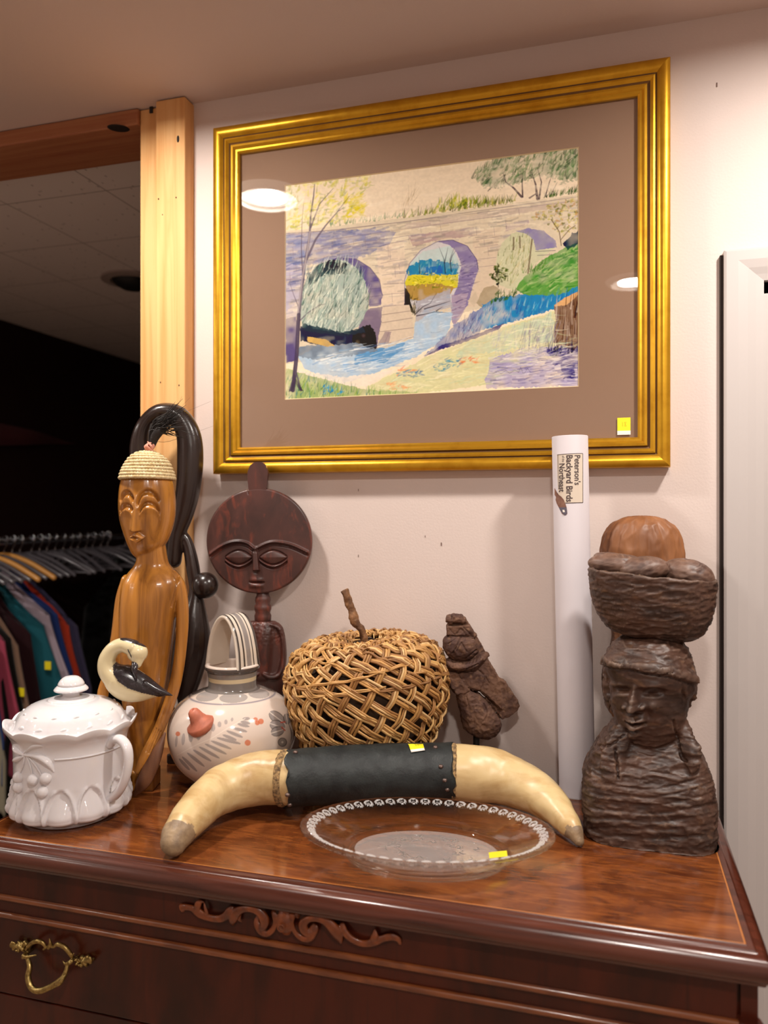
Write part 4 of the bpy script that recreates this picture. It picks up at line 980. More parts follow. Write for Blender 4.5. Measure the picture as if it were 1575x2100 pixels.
def jl(pts, wd, c, al=.9, sub=5):
    paint(front*(1-sst(wd/2-.35, wd/2+.45, pd(px, py, [JQ(*p) for p in pts], sub))), c, al)
def jleaf(x0, y0, x1, y1, wd, c, al=.85):
    p0, p1 = np.array(JQ(x0, y0)), np.array(JQ(x1, y1)); v = p1-p0; Ln = np.hypot(*v); u = ((px-p0[0])*v[0]+(py-p0[1])*v[1])/Ln/Ln
    d = np.abs((px-p0[0])*v[1]-(py-p0[1])*v[0])/Ln; w_ = wd/4.92/2*np.sqrt(np.clip(4*u*(1-u), 0, 1))
    paint(front*(u > 0)*(u < 1)*(1-sst(-.4, .4, d-w_)), c, al)
z = a[:, 2]; ro = np.hypot(a[:, 0], a[:, 1])/k
ga, gw = '#8b817c', '#e8dccf'
# leaves
for q in ((350, 1180, 350, 1290, 46), (425, 1150, 430, 1270, 52), (495, 1120, 495, 1215, 52), (572, 1100, 575, 1180, 46), (640, 1080, 640, 1140, 40), (705, 1060, 705, 1110, 34), (770, 1040, 765, 1080, 26), (280, 1200, 270, 1320, 36), (210, 1220, 200, 1340, 26)):
    jleaf(*q, '#a39a97', .8)
for q in ((270, 1440, 400, 1570), (320, 1400, 470, 1520), (380, 1370, 540, 1470), (440, 1340, 620, 1440), (500, 1310, 690, 1400), (560, 1280, 740, 1350), (620, 1250, 830, 1300), (680, 1220, 800, 1265), (720, 1180, 860, 1235), (780, 1150, 905, 1180), (830, 1110, 930, 1130), (860, 1085, 940, 1100), (880, 1060, 940, 1050), (240, 1460, 330, 1560)):
    jleaf(q[0]-8, q[1]-5, q[0]+(q[2]-q[0])*1.12, q[1]+(q[3]-q[1])*1.12, 33, '#948b89', .85)
jl([(215, 1420), (400, 1320), (560, 1250), (720, 1150), (900, 1050)], 1.6, gw, .7)
for cx_, cy_, r in ((1003, 1062, 5), (1022, 1095, 5), (1058, 1080, 6), (925, 1295, 6.3), (220, 1205, 5)):
    c = JQ(cx_, cy_); paint(front*(1-sst(r-.8, r+.5, np.hypot(px-c[0], (py-c[1])))), '#c8683f', .85)
for q in ((1145, 985, 1290, 1095, 90), (1150, 1100, 1300, 1150, 95), (1160, 1200, 1290, 1160, 80), (1310, 1000, 1330, 1110, 50)):
    jleaf(*q[:4], q[4]+22, '#55504f', .85); jleaf(*q, '#968d8a', .9); jl([q[:2], q[2:4]], 1.4, '#e8dccf', .8, 1)
c = JQ(1275, 1290); d = np.hypot(px-c[0], py-c[1]); paint(front*(1-sst(9, 10, d)), '#5f5857', .9); paint(front*(1-sst(7, 8, d)), '#989089', .9); paint(front*(1-sst(1.5, 3, d)), '#e5d9cc', .9)
jl([(1260, 1090), (1300, 1085)], 3, '#b8402f', .8, 1); jl([(1270, 1140), (1300, 1170)], 3, '#b8402f', .8, 1)
for q in range(7): jl([(1330+q*9, 1080+q*22), (1375-q*3, 1200+q*14)], 1.1, '#5f5857', .6, 1)
# shoulder ring and petals, neck bands
paint((z < .163)*(g(ro-86, 1.9)), '#7a7684', .9)
th = np.arctan2(a[:, 1], a[:, 0])
paint((z > .1)*(z < .163)*(ro > 56)*(ro < 84)*(np.abs(((th*7/PI) % 2)-1) < np.sqrt(np.clip(1-((ro-66)/17)**2, 0, 1))*.92), '#8d8886', .75)
paint((z > .1605)*(z < .176)*(ro > 46.5), '#6f6965', .95); paint((z >= .176)*(z < .183)*(ro > 46.5), '#cdbb98', 1); paint((z >= .183)*(z < .190)*(ro > 46.5), '#77706a', .95); paint((z >= .190)*(z < .2005)*(ro > 48), '#38302e', .95)
paint(sst(.020, .012, z)*1.0 if False else (z < .017)*1.0, '#6b4a3c', .9)
vcol(me, C); link('jug_body', me, M_jug, J1, ang=60)
# arched strap handle
bm = B(); ph = math.radians(-35); hp = []
ap = .0895; aa = 44*k
cols = []
path = [(-aa*1.02, .199), (-aa*.98, .212), (-aa*.90, .232), (-aa*.70, .258), (-aa*.36, .277), (0, .2835), (aa*.36, .277), (aa*.70, .258), (aa*.90, .232), (aa*.98, .212), (aa*1.02, .199)]
Sp = spline(path, 8); hwid, th_ = .026, .0042
rings = []
sec = [(-1, .0), (-.97, .5), (-.88, .95)] + [(x, 1.0) for x in np.linspace(-.8, .8, 33)] + [(.88, .95), (.97, .5), (1, 0), (.97, -.5), (.88, -.95)] + [(x, -1.0) for x in np.linspace(.8, -.8, 9)] + [(-.88, -.95), (-.97, -.5)]
for i, s in enumerate(Sp):
    a0, b0 = Sp[max(i-1, 0)], Sp[min(i+1, len(Sp)-1)]; tx, tz = b0[0]-a0[0], b0[1]-a0[1]; l = math.hypot(tx, tz); nx, nz = -tz/l, tx/l
    wf = 1+.12*abs(2*i/(len(Sp)-1)-1)**2
    rg = []
    for (u, v) in sec:
        p = Vector((s[0]+nx*v*th_, u*hwid*wf*.92, s[1]+nz*v*th_)); rg.append(Matrix.Rotation(ph, 3, 'Z') @ p)
        cols.append((u, v))
    rings.append(rg)
ring_loft(bm, rings)
me = bpy.data.meshes.new('h'); bmesh.ops.recalc_face_normals(bm, faces=bm.faces); bm.to_mesh(me); bm.free()
C = np.empty((len(me.vertices), 3)); C[:] = lin('#d6cabb'); cu = np.array(cols)
outer = cu[:, 1] > .9; u = np.abs(cu[:, 0]+.03)
dk = outer*(((u > .72)) | ((u > .34) & (u < .48))); md = outer*((u < .22))
C[dk] = lin('#3f3836'); C[md] = lin('#8b8480')
vcol(me, C); link('handle', me, M_jug, J1, ang=50)
# spout
bm = B(); sp_ = None
for t__ in np.linspace(1.10, 1.32, 900):
    wp = P(409, 1480, t__); q = wp-fr.loc; c_, s_ = math.cos(-TH), math.sin(-TH); lp = Vector((q.x*c_-q.y*s_, q.x*s_+q.y*c_, q.z))
    if math.hypot(lp.x, lp.y) < np.interp(lp.z, [0, .04, .064, .088, .11, .13, .146, .156], [46*k, 112*k, 125*k, 130*k, 127*k, 115*k, 95*k, 72*k]): sp_ = lp; break
ax = Vector((-.42, -.30, .86)).normalized(); q_ = ax.to_track_quat('Z', 'Y').to_matrix()
lathe(bm, [(.0245, -.012), (.0275, -.002), (.0262, .002), (.0165, .007), (.0135, .014), (.0115, .022), (.0095, .028), (.0055, .0315), (.0035, .0310), (.003, .020)], 32)
for v in bm.verts: v.co = sp_ - ax*.003 + q_ @ (v.co*.86)
obj('spout', bm, mat('terracotta', '#c2735a', .5, tex=[dict(scale=(80, 80, 80), c2='#a85f49')]), J1)
# ---------------------------------------------------------------- woven basket
fr = Fr(750, 1.306); k = fr.k; L = fr.L
BK = thing('woven_basket', 'round apple-shaped basket woven from tan vines with a stick stem', 'basket', fr.loc, TH)
bp = spline([(96, 0), (114, .022), (128, .055), (146, .095), (161, .132), (167.5, .165), (165, .190), (156, .211), (141, .227), (120, .238), (96, .244), (70, .245), (44, .240), (14, .232)], 8)
bp = np.array(bp); sl_ = np.concatenate([[0], np.cumsum(np.hypot(np.diff(bp[:, 0]*k), np.diff(bp[:, 1])))]); sl_ /= sl_[-1]
def bs(ph, s, off):
    r = np.interp(s, sl_, bp[:, 0])*k; z_ = np.interp(s, sl_, bp[:, 1]); e = .012
    dr = (np.interp(min(s+e, 1), sl_, bp[:, 0])-np.interp(max(s-e, 0), sl_, bp[:, 0]))*k; dz = np.interp(min(s+e, 1), sl_, bp[:, 1])-np.interp(max(s-e, 0), sl_, bp[:, 1])
    l = math.hypot(dr, dz) or 1; nr, nz = dz/l, -dr/l
    wob = 1+.018*math.sin(3*ph+1)+.012*math.sin(5*ph)
    rr2 = r*wob+nr*off
    zz = z_+nz*off + (.006*math.cos(ph-.3) if z_ > .15 else 0)*(z_-.15)/.1
    return Vector((rr2*math.cos(ph), rr2*.82*math.sin(ph), max(zz, .002)))
bm = B(); vcs = []; br = random.Random(5)
nA, nB, cA, cB = 20, 26, 4.3, 1.3
def strand(fam, ph0, s0, s1, lane, lanes, rad, c, sw, extra=0):
    n = 34; pts = []
    ja, jb = br.uniform(0, 6.28), br.uniform(.6, 1.2)
    for i in range(n+1):
        s = s0+(s1-s0)*i/n
        if fam == 'A': ph_ = ph0-cA*s
        elif fam == 'B': ph_ = ph0+cB*s
        else: ph_ = ph0+extra*(s-s0)/(s1-s0)
        uA = (ph_+cA*s)*nA/(2*PI); uB = (ph_-cB*s)*nB/(2*PI)
        o = .0036*math.cos(PI*(uA+uB)); o = o if fam == 'A' else -o
        rloc = max(np.interp(s, sl_, bp[:, 0])*k, .02)
        lo = (lane-(lanes-1)/2)*rad*2.05
        if fam == 'A': dph, dsl = lo*.8/rloc, lo*1.0
        elif fam == 'B': dph, dsl = lo*.95/rloc, -lo*.4
        else: dph, dsl = 0, lo
        wv = .0030*math.sin(ja+jb*i*.4)
        ss = min(max(s+dsl+wv, .0), 1)
        pts.append(bs(ph_+dph, ss, o+extra*0+.0006*math.sin(lane*2.1+i*.7)+(.002 if fam == 'C' else 0)))
    n0 = len(bm.verts)
    tube(bm, [tuple(p) for p in pts], [rad*(.55 if i in (0, n) else 1) for i in range(n+1)], 6, 1, flat=.8, caps='round')
    vcs.append((n0, len(bm.verts), c))
palette = ['#c89a5c', '#b5874b', '#d3aa6c', '#a67843', '#9c6e3e', '#bd8e53', '#dcb67e', '#8b6035']
for i in range(nA):
    ph0 = 2*PI*(i+br.uniform(-.12, .12))/nA; s0, s1 = br.uniform(.0, .03), br.uniform(.93, .985)
    for ln in range(4): strand('A', ph0, s0+br.uniform(-.0, .03), s1+br.uniform(-.08, .0), ln, 4, .00225*br.uniform(.8, 1.15), br.choice(palette), 0)
for i in range(nB):
    ph0 = 2*PI*(i+br.uniform(-.15, .15))/nB; s0, s1 = br.uniform(.0, .05), br.uniform(.80, .96)
    for ln in range(3): strand('B', ph0, s0, s1+br.uniform(-.05, .0), ln, 3, .0022*br.uniform(.8, 1.1), br.choice(palette), 0)
for i in range(46):   # loose winding vines on the shoulder and rim
    ph0 = br.uniform(0, 2*PI); s0 = br.uniform(.50, .93); s1 = min(.98, max(.4, s0+br.uniform(-.12, .14)))
    if abs(s1-s0) < .02: s1 = s0+.03
    c = br.choice(palette); e_ = br.uniform(.5, 1.5)
    for ln in range(br.choice((1, 2, 3))): strand('C', ph0, s0, s1, ln, 2, .00200*br.uniform(.8, 1.1), c, 0, e_)
for q in range(3):
    for ph0 in (0, 2.1, 4.2): strand('C', ph0+q, .012+.012*q, .016+.012*q, 0, 1, .0022, palette[q], 0, 2.3)
me = bpy.data.meshes.new('weave'); C = np.ones((len(bm.verts), 3))
for a0, a1, c in vcs: C[a0:a1] = np.array(lin(c))*br.uniform(.85, 1.1)
bmesh.ops.recalc_face_normals(bm, faces=bm.faces); bm.to_mesh(me); bm.free(); vcol(me, C)
link('woven_vines', me, mat('vine', '#ffffff', .5, vc=True, bump=[((300, 300, 300), .25, .0008)]), BK)
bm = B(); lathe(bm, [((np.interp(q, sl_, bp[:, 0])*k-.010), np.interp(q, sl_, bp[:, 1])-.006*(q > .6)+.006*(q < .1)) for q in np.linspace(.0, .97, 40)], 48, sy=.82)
o = obj('inner_shade', bm, mat('basket_shade', '#33200f', .9), BK); o['label'] = 'added dark brown shell painted as the shade behind the gaps'  # added dark shell stands in for the basket's unlit inside
bm = B(); M_stick = mat('stick_bark', '#8d6440', .75, tex=[dict(scale=(70, 70, 30), c2='#5c3d26', lo=.4, hi=.6)], bump=[((180, 180, 90), .6, .002)])
tube(bm, [L(760, 1345, 0), L(749, 1318, 0), L(742, 1292, .002), L(727, 1272, .003), L(722, 1252, .002), L(713, 1228, .001), L(706, 1210, 0)], [6.5*k, 7*k, 7.5*k, 10*k, 8.5*k, 8.5*k, 8.5*k], 14, 5, caps='flat')
me = remesh(bm, .0012, 1); fbm(me, 90, .0018); link('stem', me, M_stick, BK)
# ---------------------------------------------------------------- weathered carved fragment on a stand
M_frag = mat('weathered_wood', '#6f5140', .75, spec=.3, tex=[dict(scale=(26, 26, 26), c2='#46302a', lo=.4, hi=.62), dict(scale=(120, 120, 120), c2='#84644c', lo=.55, hi=.7, amt=.6)], bump=[((260, 260, 260), .5, .0012)])
fr = Fr(986, 1.312); L = fr.L; k = fr.k
HQ = lambda cx, cy: (880+cx/6.175, 1220+cy/6.175)
def HL(cx, cy, w=0): return L(*HQ(cx, cy), w)
kh = k/6.175
CF = thing('carved_fragment', 'weathered brown carved wood head with a plank-like back, mounted on a thin stand', 'statue', fr.loc, TH)
bm = B(); HPX = lambda pts: [(HL(*p).x, HL(*p).z) for p in pts]
prism(bm, HPX([(225, 265), (300, 240), (420, 250), (480, 330), (600, 520), (700, 700), (740, 810), (640, 900), (560, 1230), (420, 1230), (340, 1260), (230, 1130), (215, 1000), (250, 900), (215, 830), (260, 760), (180, 640), (180, 560), (225, 510), (215, 400), (235, 350)]), -.006, .010)
tube(bm, [HL(240, 300, .012), HL(320, 285, .014), HL(420, 300, .012)], [(.006, 45*kh), (.008, 58*kh), (.006, 50*kh)], 16, 4, up=(0, 0, 1)); ell(bm, HL(262, 300, .012), (40*kh, .011, 55*kh))
prism(bm, HPX([(215, 385), (500, 372), (600, 500), (560, 520), (400, 515), (225, 500)]), .004, .019)
rg = []
for y_, xl, xr, dp in spline([(520, 200, 560, .014), (570, 175, 600, .020), (650, 172, 620, .022), (720, 200, 600, .020), (780, 250, 540, .014), (815, 300, 480, .008)], 4):
    a, b = HL(xl, y_), HL(xr, y_); rg.append(sup(((a.x+b.x)/2, -.006, a.z), (b.x-a.x)/2, dp, 2.6, 30))
ring_loft(bm, rg)
tube(bm, [HL(225, 830, .008), HL(300, 872, .016), HL(420, 880, .018), HL(540, 850, .016), HL(640, 780, .012), HL(720, 750, .006)], [(.008, 40*kh), (.010, 44*kh), (.011, 46*kh), (.011, 48*kh), (.010, 50*kh), (.006, 40*kh)], 14, 4, up=(0, 0, 1))
prism(bm, HPX([(235, 960), (360, 965), (440, 1060), (510, 1190), (430, 1215), (340, 1230), (225, 1090)]), .002, .018)
prism(bm, HPX([(380, 965), (560, 950), (700, 1000), (640, 1180), (540, 1190), (470, 1110)]), .0, .015)
prism(bm, HPX([(430, 262), (480, 330), (600, 520), (700, 700), (740, 810), (810, 920), (890, 1060), (960, 1090), (1120, 1330), (1140, 1400), (1120, 1450), (1000, 1545), (920, 1575), (870, 1500), (760, 1350), (640, 1220), (540, 1190), (420, 950), (380, 600)]), -.018, .006)
prism(bm, HPX([(620, 900), (740, 830), (810, 930), (880, 1080), (900, 1200), (920, 1440), (800, 1330), (640, 1210), (580, 1100)]), .0, .011)
rg = []
for y_, xl, xr, dp in spline([(1170, 300, 520, .012), (1250, 335, 640, .018), (1350, 355, 740, .020), (1470, 385, 830, .022), (1600, 410, 910, .022), (1690, 440, 905, .020), (1760, 530, 860, .016), (1815, 640, 780, .010)], 4):
    a, b = HL(xl, y_), HL(xr, y_); rg.append(sup(((a.x+b.x)/2, 0, a.z), (b.x-a.x)/2, dp, 2.6, 30))
ring_loft(bm, rg)
me = remesh(bm, .0011, 2); chisel(me, .012, .0012, seed=8); fbm(me, 120, .0012)
def f(px, py):
    h = np.zeros(px.shape)
    for pts, dp, w_ in (([(285, 270), (285, 350)], .003, .9), ([(400, 540), (300, 740)], .003, 1.1), ([(350, 540), (240, 620)], .002, .8), ([(410, 600), (480, 720)], .003, 1.0), ([(345, 720), (410, 600)], .002, .8), ([(430, 400), (540, 520)], .003, .9), ([(230, 400), (330, 500), (400, 430), (470, 510)], .002, .8), ([(360, 980), (520, 1200)], .004, 1.6),
                        ([(600, 930), (700, 1020), (760, 1120)], .002, .8), ([(540, 1200), (700, 1270), (900, 1480)], .006, 1.8), ([(220, 520), (560, 530)], .004, 1.2), ([(240, 800), (430, 820), (600, 700)], .004, 1.2), ([(240, 950), (420, 960), (620, 880)], .004, 1.2), ([(470, 1290), (500, 1400)], .002, 1), ([(230, 350), (460, 370)], .0035, 1.1), ([(700, 1380), (740, 1500), (700, 1600)], .003, 1.1)):
        h -= dp*g(pd(px, py, [HQ(*p) for p in pts], 4), w_)
    for q in range(9): h -= .0016*g(pd(px, py, [HQ(260+q*42, 860-q*6), HQ(250+q*42, 925-q*8)], 1), .7)
    return h
relief(me, fr, f); link('carving', me, M_frag, CF)
bm = B(); tube(bm, [HL(600, 1700, -.002), Vector((HL(600, 0).x, 0, .006))], .0055, 12, 1); obj('stand_rod', bm, M_black, CF)
bm = B(); box(bm, HL(430, 0).x, HL(800, 0).x, -.028, .028, 0, .014); obj('stand_base', bm, M_black, CF, smooth=False, bevel=.002)
# ---------------------------------------------------------------- mailing tube
M_tubeP = mat('white_cardboard', '#cbc4c8', .6, spec=.3, bump=[((90, 90, 20), .04, .001)])
tb_ = P(1184, 1050, 1.257); tb_.z = TZ; tp_ = P(1168.5, 895, 1.257)
MT = thing('mailing_tube', 'white cardboard poster tube with a printed bird label, leaning by the wall', 'tube', tb_, TH)
axv = Matrix.Rotation(-TH, 3, 'Z') @ (tp_-tb_); TL = axv.length; axn = axv.normalized()
Q = axn.to_track_quat('Z', 'Y').to_matrix()
# keep local x pointing to picture right
xr = Vector((1, 0, 0)); xr = (xr-axn*xr.dot(axn)).normalized(); yr = axn.cross(xr)
def TP(x, y, z): return xr*x+yr*y+axn*z
TRr = .0288
def lt(prof, name, m, par=MT, **kw):
    bm = B(); lathe(bm, prof, 72)
    for v in bm.verts: v.co = TP(*v.co)
    return obj(name, bm, m, par, ang=40, **kw)
lt([(.0262, .0022), (TRr, .0022), (TRr, TL-.001), (TRr-.0006, TL), (.0262, TL), (.0262, TL-.02)], 'cardboard_tube', M_tubeP)
lt([(.001, -.0), (.0275, .0), (.0283, .0008), (.0283, .0030), (.0262, .0034)], 'end_cap', mat('white_plastic', '#e9e4e2', .35))
def tube_map(px, py, off=.0003):
    "photo pixel to (angle, height) on the tube"
    t = 1.257-TRr*.8; 
    c0 = 1184+(1168.5-1184)*(1628-py)/(1628-895)
    x = (px-c0)*t/FP; th = math.asin(max(-.97, min(.97, x/TRr)))
    z = (CAMZ-(py-CY0)*t/FP-TZ)/axn.z
    return th, z
def TS(th, z, off): return TP(math.sin(th)*(TRr+off), -math.cos(th)*(TRr+off), z)
def patch(pts, name, m, off, par, n=10):
    "curved printed patch: grid between left and right edge rows [(pxl, pxr, py)...]"
    bm = B(); rows = []
    for (xl, xr_, py) in pts:
        ra, z_ = tube_map(xl, py); rb, _ = tube_map(xr_, py); rows.append([bm.verts.new(TS(ra+(rb-ra)*i/n, z_, off)) for i in range(n+1)])
    for a, b in zip(rows, rows[1:]):
        for i in range(n): bm.faces.new((a[i], a[i+1], b[i+1], b[i]))
    return obj(name, bm, m, par, fixn=False)
M_lab = mat('label_paper', '#d9cbb9', .6); M_lin = mat('label_line', '#4a3c3c', .6)
lab = patch([(1137.5, 1187, 930.5), (1138.5, 1187.5, 980), (1141, 1187, 1031.5)], 'label', M_lab, .0003, MT)
lab['label'] = 'cream printed label'
def dln(p0, p1, w_, par, nm='label_border'):
    bm = B(); n = 8; rows = []
    a0, z0 = tube_map(*p0); a1, z1 = tube_map(*p1)
    dv = Vector((a1-a0)*TRr*1.0 for _ in (0,)) if False else None
    da, dz = (a1-a0)*TRr, z1-z0; l = math.hypot(da, dz); ox, oz = -dz/l*w_/TRr, da/l*w_
    for i in range(n+1):
        u = i/n; aa_, zz_ = a0+(a1-a0)*u, z0+(z1-z0)*u
        rows.append((bm.verts.new(TS(aa_-ox, zz_-oz, .0005)), bm.verts.new(TS(aa_+ox, zz_+oz, .0005))))
    for a, b in zip(rows, rows[1:]): bm.faces.new((a[0], a[1], b[1], b[0]))
    obj(nm, bm, M_lin, par, fixn=False)
dln((1138, 931.5), (1186.5, 930.5), .00045, lab); dln((1187, 930.5), (1187, 1031), .00045, lab); dln((1187, 1031), (1152, 1031), .00045, lab); dln((1139, 932), (1140.5, 1003), .0003, lab)
def word(txt, xb, y0, y1, h, bold=.02):
    "text running down the tube; xb baseline px, y0..y1 extent px, h cap height px"
    cu = bpy.data.curves.new('t', 'FONT'); cu.body = txt; cu.size = 1.0; cu.offset = bold; cu.resolution_u = 3
    o = bpy.data.objects.new('t', cu); sc.collection.objects.link(o); bpy.context.view_layer.update()
    me = bpy.data.meshes.new_from_object(o.evaluated_get(bpy.context.evaluated_depsgraph_get())); bpy.data.objects.remove(o)
    b2 = B(); b2.from_mesh(me); bmesh.ops.subdivide_edges(b2, edges=[e for e in b2.edges if e.calc_length() > .2], cuts=2)
    xs = [v.co.x for v in b2.verts]; x0_, x1_ = min(xs), max(xs)
    for v in b2.verts:
        py = y0+(v.co.x-x0_)/(x1_-x0_)*(y1-y0); px = xb+v.co.y/.72*h
        a_, z_ = tube_map(px, py); v.co = TS(a_, z_, .00055)
    obj('lettering', b2, M_lin, lab, fixn=False, smooth=False)
word("Peterson's", 1169.5, 934, 995, 12.0); word('Backyard Birds', 1153.8, 933.5, 1029, 12.0); word('Northeast', 1141.5, 950, 1008.5, 9.5); word('of the', 1146.0, 934, 947, 4.5, .0)
bd = patch([(1134.6, 1135.2, 1000), (1134.8, 1138, 1008), (1135.2, 1141, 1014), (1137, 1145, 1018), (1136.4, 1149, 1024), (1138, 1152, 1032), (1141, 1154, 1040), (1144, 1155, 1048), (1146, 1155.5, 1053), (1150, 1153, 1056)], 'printed_bird', mat('bird_print', '#6d4438', .6, tex=[dict(scale=(90, 90, 90), c2='#8f6a58')]), .0004, MT)
patch([(1141, 1153.6, 1040), (1143.5, 1154.6, 1046), (1147, 1155, 1052), (1150, 1153, 1055.5)], 'printed_tail', mat('bird_print_grey', '#5c5866', .6), .0006, bd)
patch([(1147, 1150.5, 1045), (1148, 1151.5, 1050)], 'printed_spot', M_wsl, .0008, bd)
for p0, p1 in (((1166, 1145), (1212, 1108)),): pass
# ---------------------------------------------------------------- carved bust with basket
M_bust = mat('dark_walnut', '#4d3428', .48, spec=.45, tex=[dict(scale=(18, 18, 40), c2='#33221b', dist=.8, lo=.38, hi=.62), dict(scale=(40, 40, 90), c2='#7d5c42', dist=.5, lo=.58, hi=.75, amt=.6)], bump=[((200, 200, 300), .2, .0008)], wear=('#8f7868', .51, .60, .5))
fr = FrW(1335, -.178); L = fr.L
def kx(fr, px, py=1400): return (fr.L(px+1, py)-fr.L(px, py)).x
k = kx(fr, 1335)
BU = thing('carved_bust', 'dark carved wooden bust in a headscarf carrying a basket of loaves', 'statue', fr.loc, 0)
bm = B()
z0py = [p for p in range(1650, 1760) if L(1335, p).z < 0][0]
body_rings(bm, fr, [(z0py, 1203, 1468, .079), (1690, 1200, 1467, .079), (1660, 1197, 1467, .078), (1620, 1194, 1466, .078), (1585, 1195, 1463, .075), (1560, 1202, 1456, .070), (1535, 1215, 1442, .062), (1510, 1232, 1424, .052), (1490, 1250, 1410, .043), (1470, 1265, 1398, .036), (1450, 1280, 1390, .033), (1420, 1285, 1388, .033)], 4.2, 64)
hc = L(1330, 1422, .012)
HM = Matrix.Rotation(math.radians(-20), 3, 'Z')
rg = []
for py, xl, xr, dp in spline([(1528, 1296, 1335, .016), (1518, 1284, 1362, .030), (1500, 1272, 1384, .042), (1475, 1262, 1400, .050), (1440, 1254, 1408, .056), (1400, 1250, 1412, .060), (1360, 1250, 1410, .060), (1330, 1262, 1400, .052), (1310, 1285, 1380, .038)], 5):
    a, b = L(xl, py), L(xr, py); rg.append(sup(((a.x+b.x)/2, -.012-.002, a.z), (b.x-a.x)/2, dp, 2.2, 40))
ring_loft(bm, rg)
# headscarf
rg = []
for py, xl, xr, dp in spline([(1398, 1246, 1420, .066), (1388, 1241, 1426, .070), (1370, 1238, 1427, .073), (1345, 1240, 1423, .071), (1322, 1252, 1412, .063), (1305, 1272, 1396, .052), (1296, 1300, 1375, .036)], 5):
    a, b = L(xl, py), L(xr, py); cx_ = (a.x+b.x)/2; rx = (b.x-a.x)/2
    ring = sup((cx_, -.008, a.z), rx, dp, 2.15, 40)
    lowf = max(0, min(1, (py-1320)/70))
    for p in ring: p.z += -lowf*((p.x-cx_)/rx*.010) + lowf*.012*(.3 if p.y < -.02 else -.6)
    rg.append(ring)
ring_loft(bm, rg)
# ear, hair at the far side, collar
ell(bm, L(1402, 1432, .006), (.010, .012, .030), M=Matrix.Rotation(.22, 3, 'Y')); ell(bm, L(1250, 1410, -.012), (.010, .02, .035)); 
tube(bm, [L(1290, 1478, .030), L(1262, 1500, .040), L(1240, 1522, .044), L(1218, 1530, .036)], [(.004, .008), (.010, .010), (.009, .010), (.002, .004)], 12, 5, up=(0, 1, 0))
tube(bm, [L(1392, 1470, .026), L(1402, 1500, .044), (L(1414, 1530, .056)), L(1408, 1560, .062)], [(.010, .010), (.013, .009), (.012, .008), (.002, .003)], 12, 5, up=(0, 1, 0))
tube(bm, [L(1278, 1480, .044), L(1258, 1530, .058), L(1262, 1575, .068), L(1268, 1610, .074)], [(.012, .006), (.018, .006), (.014, .005), (.003, .003)], 12, 5, up=(0, 1, 0))
me = remesh(bm, .0019, 2)
